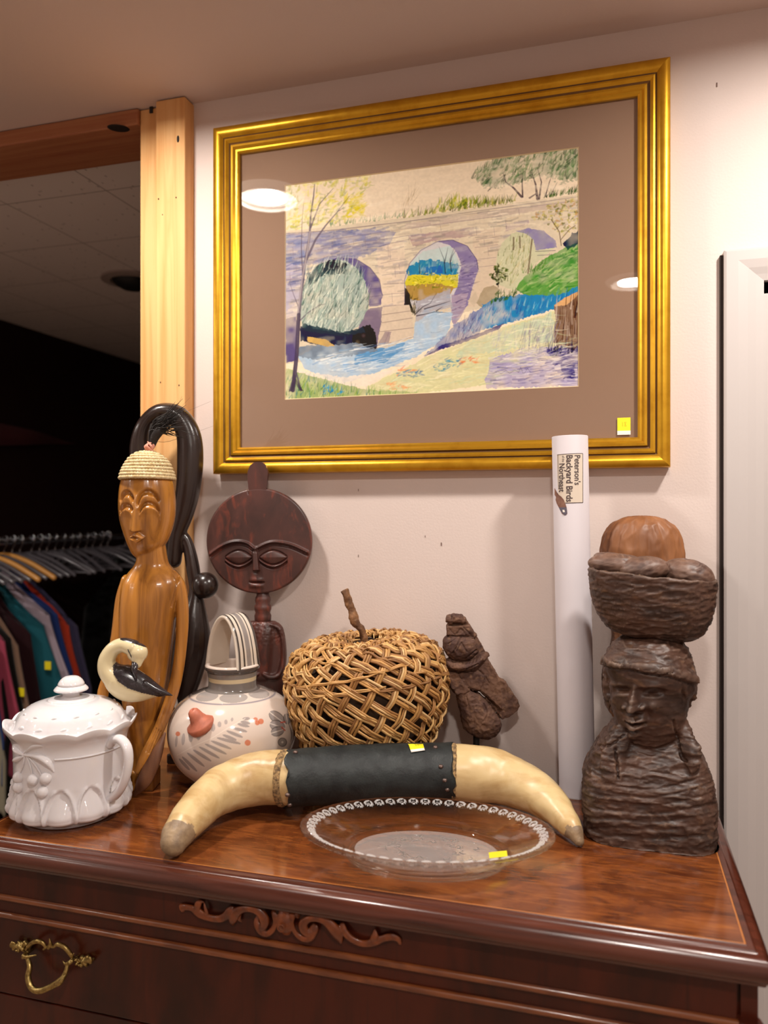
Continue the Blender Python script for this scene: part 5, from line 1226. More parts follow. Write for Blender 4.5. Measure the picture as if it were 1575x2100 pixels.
# tool marks first, then the face
FM = lambda a, n: 1.0-.9*(sst(.150, .165, a[:, 2])*(1-sst(.235, .25, a[:, 2]))*(a[:, 1] < -.02))
fbm(me, 28, .0022, (.6, .6, 3.0), FM); chisel(me, .010, .0009, (.7, .7, 2.4), seed=13, mask=lambda a, n: .35+.65*FM(a, n))
chisel(me, .024, .0024, (.75, .75, 2.3), seed=12, mask=lambda a, n: 1.0-.75*(sst(.150, .165, a[:, 2])*(1-sst(.235, .25, a[:, 2]))*(a[:, 1] < -.02)))
BQ = lambda cx, cy: (1220+cx/7.16, 1290+cy/7.16)
def f(px, py):
    h = np.zeros(px.shape)
    # scarf edge
    ed = [BQ(*p) for p in ((110, 520), (200, 550), (500, 585), (800, 640), (1000, 670), (1200, 720), (1440, 800))]
    ye = np.interp(px, [e[0] for e in ed], [e[1] for e in ed])
    reg = (px > 1236)*(px < 1428)
    h += .0075*reg*sst(-1.2, .6, ye-py)*(1-sst(8, 30, ye-py)); h -= .003*reg*g(py-ye-1.5, 1.5)
    # brow ridge, sockets
    h -= .0105*g(px-BQ(400, 0)[0], 13)*g(py-BQ(0, 900)[1], 6.5); h -= .0110*g(px-BQ(860, 0)[0], 22)*g(py-BQ(0, 930)[1], 8)
    h += .0035*g(px-BQ(330, 0)[0], 18)*g(py-BQ(0, 810)[1], 5); h += .004*g(px-BQ(820, 0)[0], 28)*g(py-BQ(0, 830)[1], 6)
    # closed lids and under-eye bulges
    for c, w_ in (((390, 960), 11), ((860, 985), 16)):
        h += .0042*g(px-BQ(c[0], 0)[0], w_)*g(py-BQ(0, c[1])[1], 5.0)
    h -= .0025*g(pd(px, py, [BQ(280, 860), BQ(380, 900), BQ(520, 960)]), 1.2); h -= .0025*g(pd(px, py, [BQ(700, 960), BQ(860, 990), BQ(1020, 950)]), 1.2)
    # nose
    nx = np.interp(py, [BQ(0, 820)[1], BQ(0, 1170)[1]], [BQ(590, 0)[0], BQ(575, 0)[0]])
    tt = np.clip((py-BQ(0, 840)[1])/(BQ(0, 1150)[1]-BQ(0, 840)[1]), 0, 1)
    h += (.004+.0165*tt)*g(px-nx, 4.5+5.5*tt)*(1-sst(BQ(0, 1165)[1], BQ(0, 1200)[1], py))*sst(BQ(0, 780)[1], BQ(0, 860)[1], py)
    for cx_ in (455, 700): h += .0085*g(px-BQ(cx_, 0)[0], 5.5)*g(py-BQ(0, 1135)[1], 5)
    h -= .004*g(py-BQ(0, 1225)[1], 3.2)*g(px-BQ(590, 0)[0], 18)
    # cheeks
    h += .004*g(px-BQ(300, 0)[0], 9)*g(py-BQ(0, 1050)[1], 11); h += .0055*g(px-BQ(850, 0)[0], 17)*g(py-BQ(0, 1120)[1], 12)
    h -= .003*g(px-BQ(780, 0)[0], 6)*g(py-BQ(0, 1290)[1], 11); h -= .003*g(px-BQ(390, 0)[0], 5)*g(py-BQ(0, 1230)[1], 8)
    # lips
    mx_ = BQ(600, 0)[0]; my = BQ(0, 1365)[1]
    h += .0095*g(px-mx_, 17)*g(py-my+6.0, 4.0)+.0100*g(px-mx_, 14)*g(py-my-8, 4.2)+.004*g(px-mx_, 20)*g(py-my, 13)
    h -= .0120*g(pd(px, py, [BQ(470, 1350), BQ(560, 1372), BQ(620, 1362), BQ(740, 1385)]), 1.7)
    # chin
    h += .0055*g(px-BQ(560, 0)[0], 12)*g(py-BQ(0, 1560)[1], 7); h -= .003*g(px-BQ(560, 0)[0], 14)*g(py-BQ(0, 1490)[1], 3.5)
    # ear hollow
    h -= .005*g(px-BQ(1310, 0)[0], 4)*g(py-BQ(0, 960)[1], 12)
    # neckline grooves, collar openings
    h -= .007*g(pd(px, py, [(1262, 1535), (1266, 1565), (1268, 1596)]), 2.2)
    h -= .004*g(pd(px, py, [(1382, 1478), (1388, 1510), (1398, 1552), (1408, 1560)]), 2.0)
    h -= .004*g(pd(px, py, [(1222, 1528), (1250, 1528), (1280, 1508)]), 1.8)
    # shawl folds
    for q in range(7):
        h -= .0016*g(pd(px, py, [(1200, 1590+q*22), (1270, 1612+q*17), (1340, 1618+q*17), (1420, 1600+q*19), (1466, 1580+q*22)]), 2.2)
    return h
relief(me, fr, f); fbm(me, 160, .0006, (.6, .6, 1.6))
clampz(me); link('bust_body', me, M_bust, BU)
# bowl on the head
bm = B(); tilt = math.radians(5.0); rg = []; cxb = L(1340, 0).x
bowl = [(1303, 1280, 1400, .030), (1296, 1255, 1420, .042), (1283, 1238, 1440, .052), (1262, 1224, 1454, .060), (1235, 1214, 1463, .065), (1205, 1209, 1468, .068), (1180, 1207, 1470, .069), (1172, 1208, 1470, .069)]
inn = [(1173, 1216, 1462, .062), (1200, 1222, 1455, .058), (1240, 1235, 1440, .050), (1255, 1262, 1410, .030)]
for rows in (bowl, inn):
    for py, xl, xr, dp in (spline(rows, 5)):
        a, b = L(xl, py), L(xr, py); ring = sup(((a.x+b.x)/2, -.006, a.z), (b.x-a.x)/2, dp, 2.3, 64)
        for p in ring: p.z -= (p.x-cxb)*math.tan(tilt)
        rg.append(ring)
ring_loft(bm, rg)
me = remesh(bm, .0019, 1)
chisel(me, .024, .0024, (.7, .7, 2.8), seed=21); chisel(me, .011, .0012, (.7, .7, 2.8), seed=22); fbm(me, 160, .0006, (.6, .6, 1.6))
bo = link('basket', me, M_bust, BU)
M_loaf = mat('loaf_wood', '#66493a', .5, tex=[dict(scale=(40, 40, 40), c2='#46312a')], bump=[((200, 200, 200), .2, .0008)], wear=('#94796a', .505, .56, .7))
for i, (c, r, rz) in enumerate((((1272, 1160), (.046, .026, .018), .1), ((1318, 1166), (.036, .026, .019), -.1), ((1408, 1178), (.037, .028, .023), .2), ((1345, 1178), (.04, .03, .018), 0.), ((1300, 1168), (.06, .02, .016), .3))):
    bm = B(); w_ = (.008, .022, .010, -.02, -.03)[i]
    ell(bm, L(c[0], c[1], w_), r, 64, 40, Matrix.Rotation(rz, 3, 'Y')); me = bpy.data.meshes.new('l'); bmesh.ops.recalc_face_normals(bm, faces=bm.faces); bm.to_mesh(me); bm.free()
    chisel(me, .008, .0010, seed=30+i)
    a, n = getv(me); pit = np.zeros(len(a)); rp = np.random.RandomState(i)
    for q in range(26 if i in (0, 2) else 10):
        c_ = a[rp.randint(len(a))]; pit += g(np.linalg.norm(a-c_, axis=1), .0022)
    setv(me, a-n*(.0022*np.clip(pit, 0, 1))[:, None]); link('loaf', me, M_loaf, BU)
# ---------------------------------------------------------------- second carved figure behind
M_b2 = mat('russet_wood', '#7f5230', .5, tex=[dict(scale=(18, 18, 6), c2='#5c3a22', dist=.6, lo=.4, hi=.62)], bump=[((160, 160, 60), .2, .0008)])
fr = FrW(1313, -.052); L = fr.L
B2 = thing('carved_statue', 'russet carved wooden figure with a faceted dome, standing behind the dark bust', 'statue', fr.loc, 0)
bm = B(); z0 = [p for p in range(1560, 1760) if L(1313, p).z < 0][0]
body_rings(bm, fr, [(z0, 1262, 1372, .045), (1520, 1262, 1368, .045), (1480, 1262, 1366, .042), (1450, 1245, 1385, .042), (1420, 1236, 1394, .044), (1385, 1234, 1396, .044), (1350, 1240, 1388, .040), (1310, 1254, 1372, .034), (1270, 1250, 1376, .036), (1220, 1243, 1385, .042), (1180, 1238, 1393, .046)], 2.3, 40)
me = remesh(bm, .0022, 2); chisel(me, .012, .0018, (.7, .7, 2.2), seed=41); clampz(me); link('lower_body', me, M_b2, B2)
bm = B(); rg = []
for py, r in spline([(1205, .0630), (1180, .0655), (1140, .0660), (1110, .0630), (1090, .0570), (1075, .048), (1064, .034), (1059, .018), (1058, .002)], 6):
    c = L(1316, py); rg.append([Vector((c.x+r*(1-.05*(1-abs(math.cos(8*a+.3))))*math.cos(a), .006+r*.66*(1-.05*(1-abs(math.cos(8*a+.3))))*math.sin(a), c.z)) for a in np.linspace(0, 2*PI, 160, endpoint=False)])
ring_loft(bm, rg); me = bpy.data.meshes.new('d'); bmesh.ops.recalc_face_normals(bm, faces=bm.faces); bm.to_mesh(me); bm.free(); chisel(me, .016, .0020, (1, 1, .6), seed=43)
link('faceted_dome', me, mat('russet_dome', '#95623c', .5, coat=.0, tex=[dict(scale=(30, 30, 8), c2='#734626')], bump=[((160, 160, 60), .15, .0008)]), B2)
# ---------------------------------------------------------------- mounted horns
def H3(px, py, z): return T(px, py, TZ+z)
M_horn = mat('pale_horn', '#cfb583', .38, coat=.15, crough=.3, tex=[dict(scale=(9, 30, 30), c2='#a9824c', dist=.8, lo=.42, hi=.72), dict(scale=(50, 50, 50), c2='#dcc89c', lo=.5, hi=.75, amt=.5)], bump=[((90, 90, 90), .15, .001)])
M_tipL = mat('horn_tip', '#9a8263', .5, tex=[dict(scale=(60, 60, 60), c2='#75604a')], bump=[((160, 160, 160), .5, .002)])
M_lea = mat('black_leather', '#252a2a', .5, spec=.4, tex=[dict(scale=(40, 40, 40), c2='#171b1c', lo=.4, hi=.65)], bump=[((320, 320, 320), .35, .001), ((60, 60, 60), .3, .003)])
hl = H3(750, 1593, .056); HR = thing('mounted_horns', 'pair of cream cattle horns joined by a black leather grip', 'horns', (hl.x, hl.y, TZ))
o3 = Vector((hl.x, hl.y, TZ))
def hpts(rows):
    P_, R2 = [], []
    for px, py, z, rpx in rows:
        p = H3(px, py, z); t = (p-CAM).dot(FW); P_.append(tuple(p-o3)); R2.append(rpx*t/FP)
    return P_, R2
Lr = [(606, 1596, 0.0558, 53), (585, 1595, 0.0558, 54), (550, 1594, 0.0548, 54), (510, 1600, 0.0518, 51), (470, 1612, 0.0478, 49), (435, 1632, 0.0430, 45), (405, 1660, 0.0382, 41), (380, 1690, 0.0319, 36), (364, 1714, 0.0248, 31), (356, 1729, 0.0195, 26)]
Rr = [(905, 1584, 0.0558, 53), (925, 1583, 0.0558, 55), (965, 1585, 0.0548, 56), (1005, 1590, 0.0518, 55), (1045, 1601, 0.0468, 51), (1085, 1618, 0.0414, 46), (1125, 1645, 0.0351, 38), (1155, 1675, 0.0271, 29), (1176, 1703, 0.0180, 20), (1187, 1724, 0.0085, 11)]
for nm, rows in (('left_horn', Lr), ('right_horn', Rr)):
    bm = B(); p_, r_ = hpts(rows)
    tube(bm, p_, r_, 40, 9)
    me = bpy.data.meshes.new('horn'); bmesh.ops.recalc_face_normals(bm, faces=bm.faces); bm.to_mesh(me); bm.free(); fbm(me, 30, .0018); o = link('horn', me, [M_horn, M_tipL], HR)
    tip = Vector(p_[-1])
    for f_ in me.polygons:
        d = (f_.center-tip).length
        if d < (.030 if nm == 'left_horn' else .022)+.006*noise.noise(f_.center*90): f_.material_index = 1
    bm = B(); c0 = Vector(p_[1]); d = (Vector(p_[2])-c0).normalized()
    rr3 = r_[1]
    e1 = d.orthogonal().normalized(); e2 = d.cross(e1); rings = []
    for i, (o_, s_) in enumerate(((-.004, 1.0), (-.002, 1.035), (.001, 1.05), (.004, 1.045), (.006, 1.03), (.007, .98))):
        ring = []
        for j in range(90):
            a = 2*PI*j/90; jag = 1.0+(.35*noise.noise(Vector((math.cos(a)*6, math.sin(a)*6, 3 if nm == 'left_horn' else 9))) if i > 1 else 0)
            ring.append(c0+d*(o_*(jag if i > 1 else 1)+(0 if i < 2 else 0))+(e1*math.cos(a)+e2*math.sin(a))*rr3*s_)
        rings.append(ring)
    ring_loft(bm, rings, False); obj('frayed_edge', bm, mat('frayed_hide', '#b08f60', .9, tex=[dict(scale=(200, 200, 200), c2='#54422f')], bump=[((500, 500, 500), .8, .002)]), HR)
bm = B(); rows = [(583, 1597, 0.0558, 57), (640, 1592, 0.0558, 57), (700, 1588.5, 0.0558, 57.5), (750, 1586.5, 0.0558, 58), (800, 1585, 0.0558, 58.5), (860, 1583.5, 0.0558, 58.5), (925, 1583, 0.0558, 58.5)]
p_, r_ = hpts(rows); tube(bm, p_, r_, 60, 14, caps='flat')
me = bpy.data.meshes.new('wrap'); bmesh.ops.recalc_face_normals(bm, faces=bm.faces); bm.to_mesh(me); bm.free()
a, n = getv(me); ax_ = (Vector(p_[-1])-Vector(p_[0])); AL = ax_.length; ax_ = np.array(ax_.normalized()); s_ = (a-np.array(p_[0]))@ax_
endf = np.maximum(1-s_/.02, 1-(AL-s_)/.02).clip(0, 1)
jag = np.array([noise.noise(Vector(p*55)) + .6*noise.noise(Vector(p*140)) for p in a])
a = a+np.outer(endf*jag*.010*np.where(s_ < AL/2, -1, 1), ax_); setv(me, a); fbm(me, 45, .0010)
lw = link('leather_grip', me, M_lea, HR)
M_nail = mat('old_nail', '#6e5c55', .4, metal=.7)
def onwrap(px, py):
    "point on the front of the wrap"
    best = None
    for tt in np.linspace(1.05, 1.25, 200):
        p = P(px, py, tt)-o3; q = np.array(p)-np.array(p_[0]); s = q@ax_; d = np.linalg.norm(q-ax_*s)
        i = min(max(s/AL, 0), 1); r = np.interp(i, np.linspace(0, 1, len(r_)), r_)
        # follow the bowed axis
        c = np.array([np.interp(i, np.linspace(0, 1, len(p_)), [v[j] for v in p_]) for j in range(3)])
        d = np.linalg.norm(np.array(p)-c-(ax_*((np.array(p)-c)@ax_)))
        if d < r: return Vector(p), Vector((np.array(p)-c)/max(d, 1e-6))
    return Vector(p_[3]), Vector((0, -1, 0))
for px, py in ((606, 1543), (590, 1630), (594, 1650), (893, 1533), (904, 1572), (917, 1619), (912, 1600)):
    p, nn_ = onwrap(px, py); bm = B(); ell(bm, p, (.0040, .0040, .0032), 14, 8); obj('nail', bm, M_nail, HR)
pts = [(848, 1523.5), (869, 1522), (874.5, 1543), (853.5, 1546)]
bm = B(); G = []
for j in range(5):
    row = []
    for i in range(4):
        u, v = i/3, j/4; x = (1-u)*(1-v)*836+u*(1-v)*866+u*v*871+(1-u)*v*843; y = (1-u)*(1-v)*1525+u*(1-v)*1523.5+u*v*1541+(1-u)*v*1545
        p, n_ = onwrap(x, max(y, 1528.5)); row.append(bm.verts.new(p+n_.normalized()*.0016+Vector((0, -.0006, .0006))))
    G.append(row)
for a0, b0 in zip(G, G[1:]):
    for i in range(3): bm.faces.new((a0[i], a0[i+1], b0[i+1], b0[i]))
o = obj('price_sticker', bm, [M_yel, M_wsl], HR, fixn=False)
for f_ in o.data.polygons:
    if f_.index >= 9: f_.material_index = 1
sd = o.modifiers.new('s', 'SOLIDIFY'); sd.thickness = .0004
p, n_ = onwrap(853, 1533); bm = B(); digits(bm, p+n_*.0026, RT, Vector((0, 0, 1)), .0032, '30'); obj('handwriting', bm, M_ink, o)
# ---------------------------------------------------------------- pressed glass platter
def glassmix(name, c, rough, tfac, white=0):
    m = mat(name, c, rough, trans=1 if not white else .0, ior=1.46, spec=.6); nt = m.node_tree
    b = nt.nodes['Principled BSDF']; o = nt.nodes['Material Output']; t = nt.nodes.new('ShaderNodeBsdfTransparent'); t.inputs[0].default_value = (.97, .98, .975, 1)
    x = nt.nodes.new('ShaderNodeMixShader'); x.inputs[0].default_value = tfac
    nt.links.new(b.outputs[0], x.inputs[1]); nt.links.new(t.outputs[0], x.inputs[2]); nt.links.new(x.outputs[0], o.inputs['Surface']); return m
gm = glassmix('clear_glass', '#fbfcfb', .02, .52)
gf = glassmix('etched_glass', '#d3cac6', .3, .72, 1)
pc_ = P(873, 1050, 1.024); pc_.z = TZ
GP = thing('glass_platter', 'clear pressed-glass oval platter with a beaded rim', 'platter', pc_, TH*.52)
prof = [(0, 0, .0055), (.094, .060, .0055), (.101, .0655, .004), (.104, .0675, .0004), (.1065, .069, 0), (.109, .0705, .0006), (.111, .072, .006), (.116, .0755, .0105), (.130, .083, .0140), (.150, .094, .0215), (.165, .104, .0285), (.1715, .108, .0315), (.1735, .1095, .0335), (.1725, .109, .0355), (.168, .106, .0352), (.150, .0945, .0285), (.130, .0835, .0200), (.119, .077, .0165), (.113, .0730, .0145), (.108, .0695, .0100), (.104, .067, .0090), (.098, .063, .0092), (0, 0, .0092)]
prof = [(a_*.972, b_*.968, z_*1.17) for a_, b_, z_ in prof]
S = []
for a0, b0 in zip(prof, prof[1:]):
    n_ = max(2, int(abs(b0[0]-a0[0])/.0011)) if a0[0] > .1 else 3
    for i in range(n_): S.append([a0[j]+(b0[j]-a0[j])*i/n_ for j in range(3)])
S.append(prof[-1]); half = len(S)//2
bm = B(); rings = []; NB = 56; top0 = next(i for i, s in enumerate(S) if s[2] > .0354*1.17)
for si, (ra, rb, z) in enumerate(S):
    ring = []
    for i in range(560):
        a = 2*PI*i/560; kk = 1.0; zz = z
        if ra > .158: kk = 1+.0065*abs(math.sin(NB/2*a))*min((ra-.158)/.008, 1)
        if si > top0 and ra > .141:
            cell = (a*NB/(2*PI)) % 1-.5; u = cell*2; v = (ra-.1542)/.0075; d = math.hypot(u, v)
            zz += .0030*math.exp(-((d-.62)/.20)**2) + .0016*math.exp(-(d/.25)**2)
        ring.append(Vector((max(ra, 1e-4)*kk*math.cos(a), max(rb, 1e-4)*kk*math.sin(a), zz)))
    rings.append(ring)
ring_loft(bm, rings)
o = obj('glass_dish', bm, [gm, gf, glassmix('bead_glint', '#e2dfdd', .10, .60, 1)], GP, fixn=True)  # bead rings whitened to imitate lamp glints in the glass
for f_ in o.data.polygons:
    c = f_.center
    if c.z > .0085 and (c.x/.0945)**2+(c.y/.0605)**2 < 1: f_.material_index = 1
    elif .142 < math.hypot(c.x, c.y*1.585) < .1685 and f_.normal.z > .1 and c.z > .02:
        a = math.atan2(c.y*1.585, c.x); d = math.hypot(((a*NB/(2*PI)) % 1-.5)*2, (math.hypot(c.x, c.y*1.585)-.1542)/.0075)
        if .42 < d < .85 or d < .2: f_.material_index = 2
bm = B()   # engraved flower sprays, slightly raised frosted lines
er = random.Random(9)
for q in range(26):
    a = 2*PI*q/26+er.uniform(-.1, .1); rr2 = er.uniform(.35, .8); cx_, cy_ = .086*rr2*math.cos(a), .053*rr2*math.sin(a)
    for j in range(3):
        b_ = a+er.uniform(-1.4, 1.4); l = .010
        tube(bm, [(cx_, cy_, .0109), (cx_+l*.5*math.cos(b_)+.002, cy_+l*.5*math.sin(b_), .0111), (cx_+l*math.cos(b_+.6), cy_+l*math.sin(b_+.6), .0109)], [.0004, .0005, .0002], 5, 4)
obj('engraving', bm, mat('frosted_line', '#d3ccc7', .4, trans=.8), GP)
bm = B()
for i in range(7):
    a = math.radians(-58+i*3.6)
# sticker on the inner wall at lower right
st = GP.matrix_world
def GPl(p): 
    q = Vector(p)-pc_; c, s = math.cos(-TH*.52), math.sin(-TH*.52); return Vector((q.x*c-q.y*s, q.x*s+q.y*c, q.z))
pa, pb = GPl(T(1004, 1760, TZ+.0165)), GPl(T(1041, 1756, TZ+.0165))
for p in (pa, pb): p.y -= 0
bm.verts.new((0, 0, 0)); bm.free(); bm = B()
dirv = (pb-pa); nrm = Vector((dirv.y, -dirv.x, 0)).normalized()
vs = [pa, pb, pb+Vector((0, 0, .0062))-nrm*.003, pa+Vector((0, 0, .0062))-nrm*.003]
q0 = [bm.verts.new(v) for v in vs]; bm.faces.new(q0); o = obj('price_sticker', bm, M_yel, GP, smooth=False, fixn=False)
sd = o.modifiers.new('s', 'SOLIDIFY'); sd.thickness = .0004
# ---------------------------------------------------------------- milk glass jar
M_milk = mat('milk_glass', '#dfdcde', .1, coat=.4, crough=.03, sss=.25)
fr = Fr(146, 1.178); L = fr.L; k = fr.k
MJ = thing('milk_glass_jar', 'white milk-glass lidded jar with moulded cherries and a side handle', 'jar', fr.loc, TH)
NL = 12
def mmod(a, r, z):
    lob = abs(math.sin(NL/2*a+.35)); low = max(0, 1-z/.060)
    rr3 = r*(1+.11*low**.6*(lob**.8-.6)*(z > .004))
    # concave scallop faces low down, flat panels above
    if .006 < z < .062:
        q = lob-(z/.064)**3; e_ = max(0, min(1, q/.28)); rr3 += -.0065*e_*e_*(3-2*e_)*min(1, (z-.006)/.012)*(1-.3*z/.06)+.0035*math.exp(-((q-.04)/.10)**2)
    up = max(0, (z-.120)/.02); zz = z+ (.0055*up*(lob-.5) if z > .12 else 0)
    rr3 *= 1+.028*min(up, 1)*(lob-.5)
    pan = math.cos(((a+.35*2/NL) % (2*PI/8))-PI/8); 
    if .05 < z < .125: rr3 *= 1-.02*(1/pan-1) if pan > .1 else 1
    return rr3, zz
bm = B()
pr = spline([(.060, 0), (.066, .001), (.068, .004), (.078, .009), (.090, .014), (.094, .022), (.090, .034), (.0845, .048), (.0825, .065), (.0825, .085), (.0830, .105), (.0845, .118), (.089, .128), (.095, .136), (.0975, .1425), (.0965, .1440), (.093, .1415), (.0885, .134), (.085, .130), (.080, .128), (.05, .128)], 7)
lathe(bm, [tuple(p) for p in pr], 288, mod=mmod)
def on(a, z, r=.0835, o_=0.0): return Vector(((r+o_)*math.cos(a), (r+o_)*math.sin(a), z))
def AZ(px, py):
    # angle/height on the front of the jar
    t = fr.t-.07
    for _ in range(12):
        x = (px-CX0)*t/FP-(146-CX0)*k; a = math.acos(max(-1, min(1, x/.084))); t = fr.t-.084*math.sin(a)
    return -a, CAMZ-(py-CY0)*t/FP-TZ
for (cx_, cy_) in ((130, 1330), (130, 1405), (245, 1350), (345, 1340), (318, 1445)):
    a_, z_ = AZ(cx_/3.75, 1240+cy_/3.75); ell(bm, on(a_, z_, .0835), (.0085, .0085, .0085), 20, 12)
for pts in ([(180, 1140), (260, 1090), (330, 1080), (410, 1100)], [(180, 1160), (290, 1170), (370, 1220), (410, 1290)], [(170, 1160), (120, 1120), (90, 1060)], [(170, 1170), (120, 1190), (90, 1210)]):
    P_ = [on(*AZ(x/3.75, 1240+y/3.75), .0830) for x, y in pts]
    tube(bm, P_, [.003]+[.0075]*(len(P_)-2)+[.0015], 12, 6, flat=.55)
for s_, e_ in (((180, 1150), (130, 1320)), ((185, 1150), (240, 1340)), ((190, 1155), (320, 1330))):
    P_ = [on(*AZ(s_[0]/3.75, 1240+s_[1]/3.75), .0835), on(*AZ((s_[0]+e_[0])/7.5+3, 1240+(s_[1]+e_[1])/7.5), .0840), on(*AZ(e_[0]/3.75, 1240+e_[1]/3.75), .0835)]
    tube(bm, P_, .0014, 8, 5)
rg = []; 
for a_ in np.linspace(-2.6, -.1, 50): pass
tube(bm, [on(a_, .107, .0838) for a_ in np.linspace(-1.45, -.1, 26)], .0014, 8, 1)
obj('jar_body', bm, M_milk, MJ)
bm = B(); ha = math.radians(-27); hd = Vector((math.cos(ha), math.sin(ha), 0))
def hp_(r, z): return hd*r+UP*z
tube(bm, [hp_(.084, .116), hp_(.092, .124), hp_(.106, .126), (hp_(.118, .116)), hp_(.1215, .098), hp_(.117, .076), hp_(.107, .056), hp_(.094, .042), hp_(.083, .036)], [.008, .0085, .0085, .0085, .008, .008, .008, .009, .009], 18, 7, flat=.75)
obj('handle', bm, M_milk, MJ)
bm = B()
def lm(a, r, z):
    lob = abs(math.sin(NL/2*a+.35)); return r*(1+.02*lob*(z < .160)), z
lathe(bm, [tuple(p) for p in spline([(.070, .128), (.084, .130), (.088, .133), (.0875, .137), (.083, .141), (.079, .149), (.072, .159), (.060, .1675), (.046, .172), (.036, .1735), (.033, .176), (.024, .1775), (.014, .1785), (.0125, .182), (.015, .185), (.024, .1875), (.0255, .190), (.022, .194), (.0195, .1955), (.0195, .1985), (.016, .204), (.010, .2085), (.001, .210)], 6)], 240, mod=lm)
for q in range(14):
    for rr3, zz, s_ in ((.0795, .1475, 1), (.068, .1615, .85)):
        a_ = 2*PI*(q+(.5 if s_ < 1 else 0))/14
        tube(bm, [Vector((rr3*math.cos(a_+.12*c_), rr3*math.sin(a_+.12*c_), zz-.0012+.0015*math.sin(c_*3))) for c_ in (-1, -.4, .4, 1)], [.0008, .0026*s_, .0026*s_, .0008], 10, 4)
obj('lid', bm, M_milk, MJ)
for ch in MJ.children:
    a_, n_ = getv(ch.data); a_ *= np.array((.975, .975, 1.0)); setv(ch.data, a_)
# ---------------------------------------------------------------- carved shorebird
fr = Fr(275, 1.205); L = fr.L; k = fr.k
BD = thing('wooden_bird', 'small cream wooden bird with black wings preening on a thin rod', 'bird figurine', fr.loc, TH)
M_cream = mat('cream_paint', '#d8c9a0', .3, coat=.3, crough=.15); M_bk = mat('black_gloss_paint', '#241f22', .25, coat=.3, tex=[dict(scale=(200, 200, 200), c2='#39323a', lo=.5, hi=.7)])
bm = B()
tube(bm, [L(226, 1372), L(240, 1388), L(262, 1402), (L(290, 1411)), L(318, 1417), L(335, 1421)], [(17*k, 16*k), (31*k, 25*k), (36*k, 26*k), (29*k, 22*k), (14*k, 14*k), (6*k, 7*k)], 30, 6, up=(0, 1, 0))
tube(bm, [L(238, 1390), L(223, 1372, .002), L(222, 1350, .004), L(236, 1329, .006), L(256, 1321, .008), L(276, 1326, .010)], [26*k, 21*k, 17*k, 15*k, 15*k, 17*k], 24, 6)
ell(bm, L(286, 1336, .010), (21*k, 18*k, 20*k)); tube(bm, [L(288, 1340, .010), L(287, 1357, .014)], [17*k, 10*k], 16, 1)
me = remesh(bm, .0011, 4)
ob = link('body', me, [M_cream, M_bk], BD)
a, n, px, py, ff = pix(me, fr)
capm = (py < 1313.5+(px-250)*.29)*(px > 246)*(py < 1331)
vm = capm
for f_ in me.polygons:
    if sum(vm[v] for v in f_.vertices) > len(f_.vertices)/2: f_.material_index = 1
def surf_patch(base, fr, poly, off, name, m, par):
    "raised painted area following the surface of base inside a pixel outline"
    a, n, px, py, ff = pix(base, fr); ins = inp(px, py, poly) & (ff > 0)
    bm = B(); bm.from_mesh(base); bm.verts.ensure_lookup_table()
    dl = [v for v in bm.verts if not ins[v.index]]
    nn2 = [v.normal.copy() for v in bm.verts]
    for v in bm.verts: v.co += v.normal*off
    bmesh.ops.delete(bm, geom=dl, context='VERTS')
    o = obj(name, bm, m, par, fixn=False); sd = o.modifiers.new('s', 'SOLIDIFY'); sd.thickness = off; return o
wing = [(231, 1364), (238, 1357), (252, 1349), (262, 1352), (276, 1370), (300, 1385), (318, 1398), (332, 1410), (345, 1420), (350, 1425), (325, 1428), (290, 1421), (262, 1412), (242, 1398), (232, 1382)]
surf_patch(me, fr, wing, .0012, 'wing', M_bk, BD)
bm = B(); tube(bm, [L(300, 1400, .010), L(322, 1413, .006), L(340, 1421, .002), L(353, 1426, 0)], [(10*k, .006), (8*k, .006), (5*k, .004), (1*k, .001)], 14, 5, up=(0, 1, 0)); obj('tail', bm, M_bk, BD)
bm = B(); tube(bm, [L(284, 1354, .014), L(286, 1366, .024), L(290, 1382, .026)], [8*k, 6*k, 2*k], 14, 5); obj('beak', bm, M_bk, BD)
bm = B(); S_ = [(273, 1326), (275, 1331), (277, 1334), (279, 1339), (280, 1343)]
tube(bm, [L(x, y, .0245) for x, y in S_], [.0006, .0009, .0006, .0009, .0003], 6, 4); obj('eye_line', bm, M_bk, BD)
bm = B(); rb = P(237, 1050, 1.268); rb.z = TZ; q = rb-fr.loc; c_, s_ = math.cos(-TH), math.sin(-TH); ql = Vector((q.x*c_-q.y*s_, q.x*s_+q.y*c_, 0))
tube(bm, [L(258, 1428, 0), ql+Vector((0, 0, .004))], .0028, 10, 1); obj('rod', bm, M_fig, BD)
bm = B(); lathe(bm, [(.017, 0), (.018, .002), (.018, .006), (.015, .008)], 28, ql); obj('base', bm, M_fig, BD)
# ---------------------------------------------------------------- clothes rail in the next room
M_chrome = mat('chrome', '#b9b9bd', .18, metal=1); M_clear = mat('clear_plastic', '#6f6a70', .15, trans=.35, spec=.6); M_hw = mat('hanger_wood', '#d99a4c', .4, coat=.3)
RX = -2.11; RZ = 1.402
CR = thing('clothes_rack', 'chrome garment rail in the dark next room, behind the dresser', 'clothes rack', (RX, .9, 0))
bm = B(); tube(bm, [(0, -.40, RZ), (0, 1.15, RZ)], .012, 14, 1); obj('rail', bm, M_chrome, CR)
for y in (-.39, 1.14):
    bm = B(); tube(bm, [(0, y, RZ), (0, y, .06)], .012, 14, 1); obj('upright', bm, M_chrome, CR)
    bm = B(); tube(bm, [(-.28, y, .045), (.28, y, .045)], .012, 12, 1); obj('foot', bm, M_chrome, CR)
    for s in (-.27, .27):
        bm = B(); tube(bm, [(s-.008, y, .03), (s+.008, y, .03)], .03, 16, 1, caps='flat'); obj('caster', bm, M_black, CR)
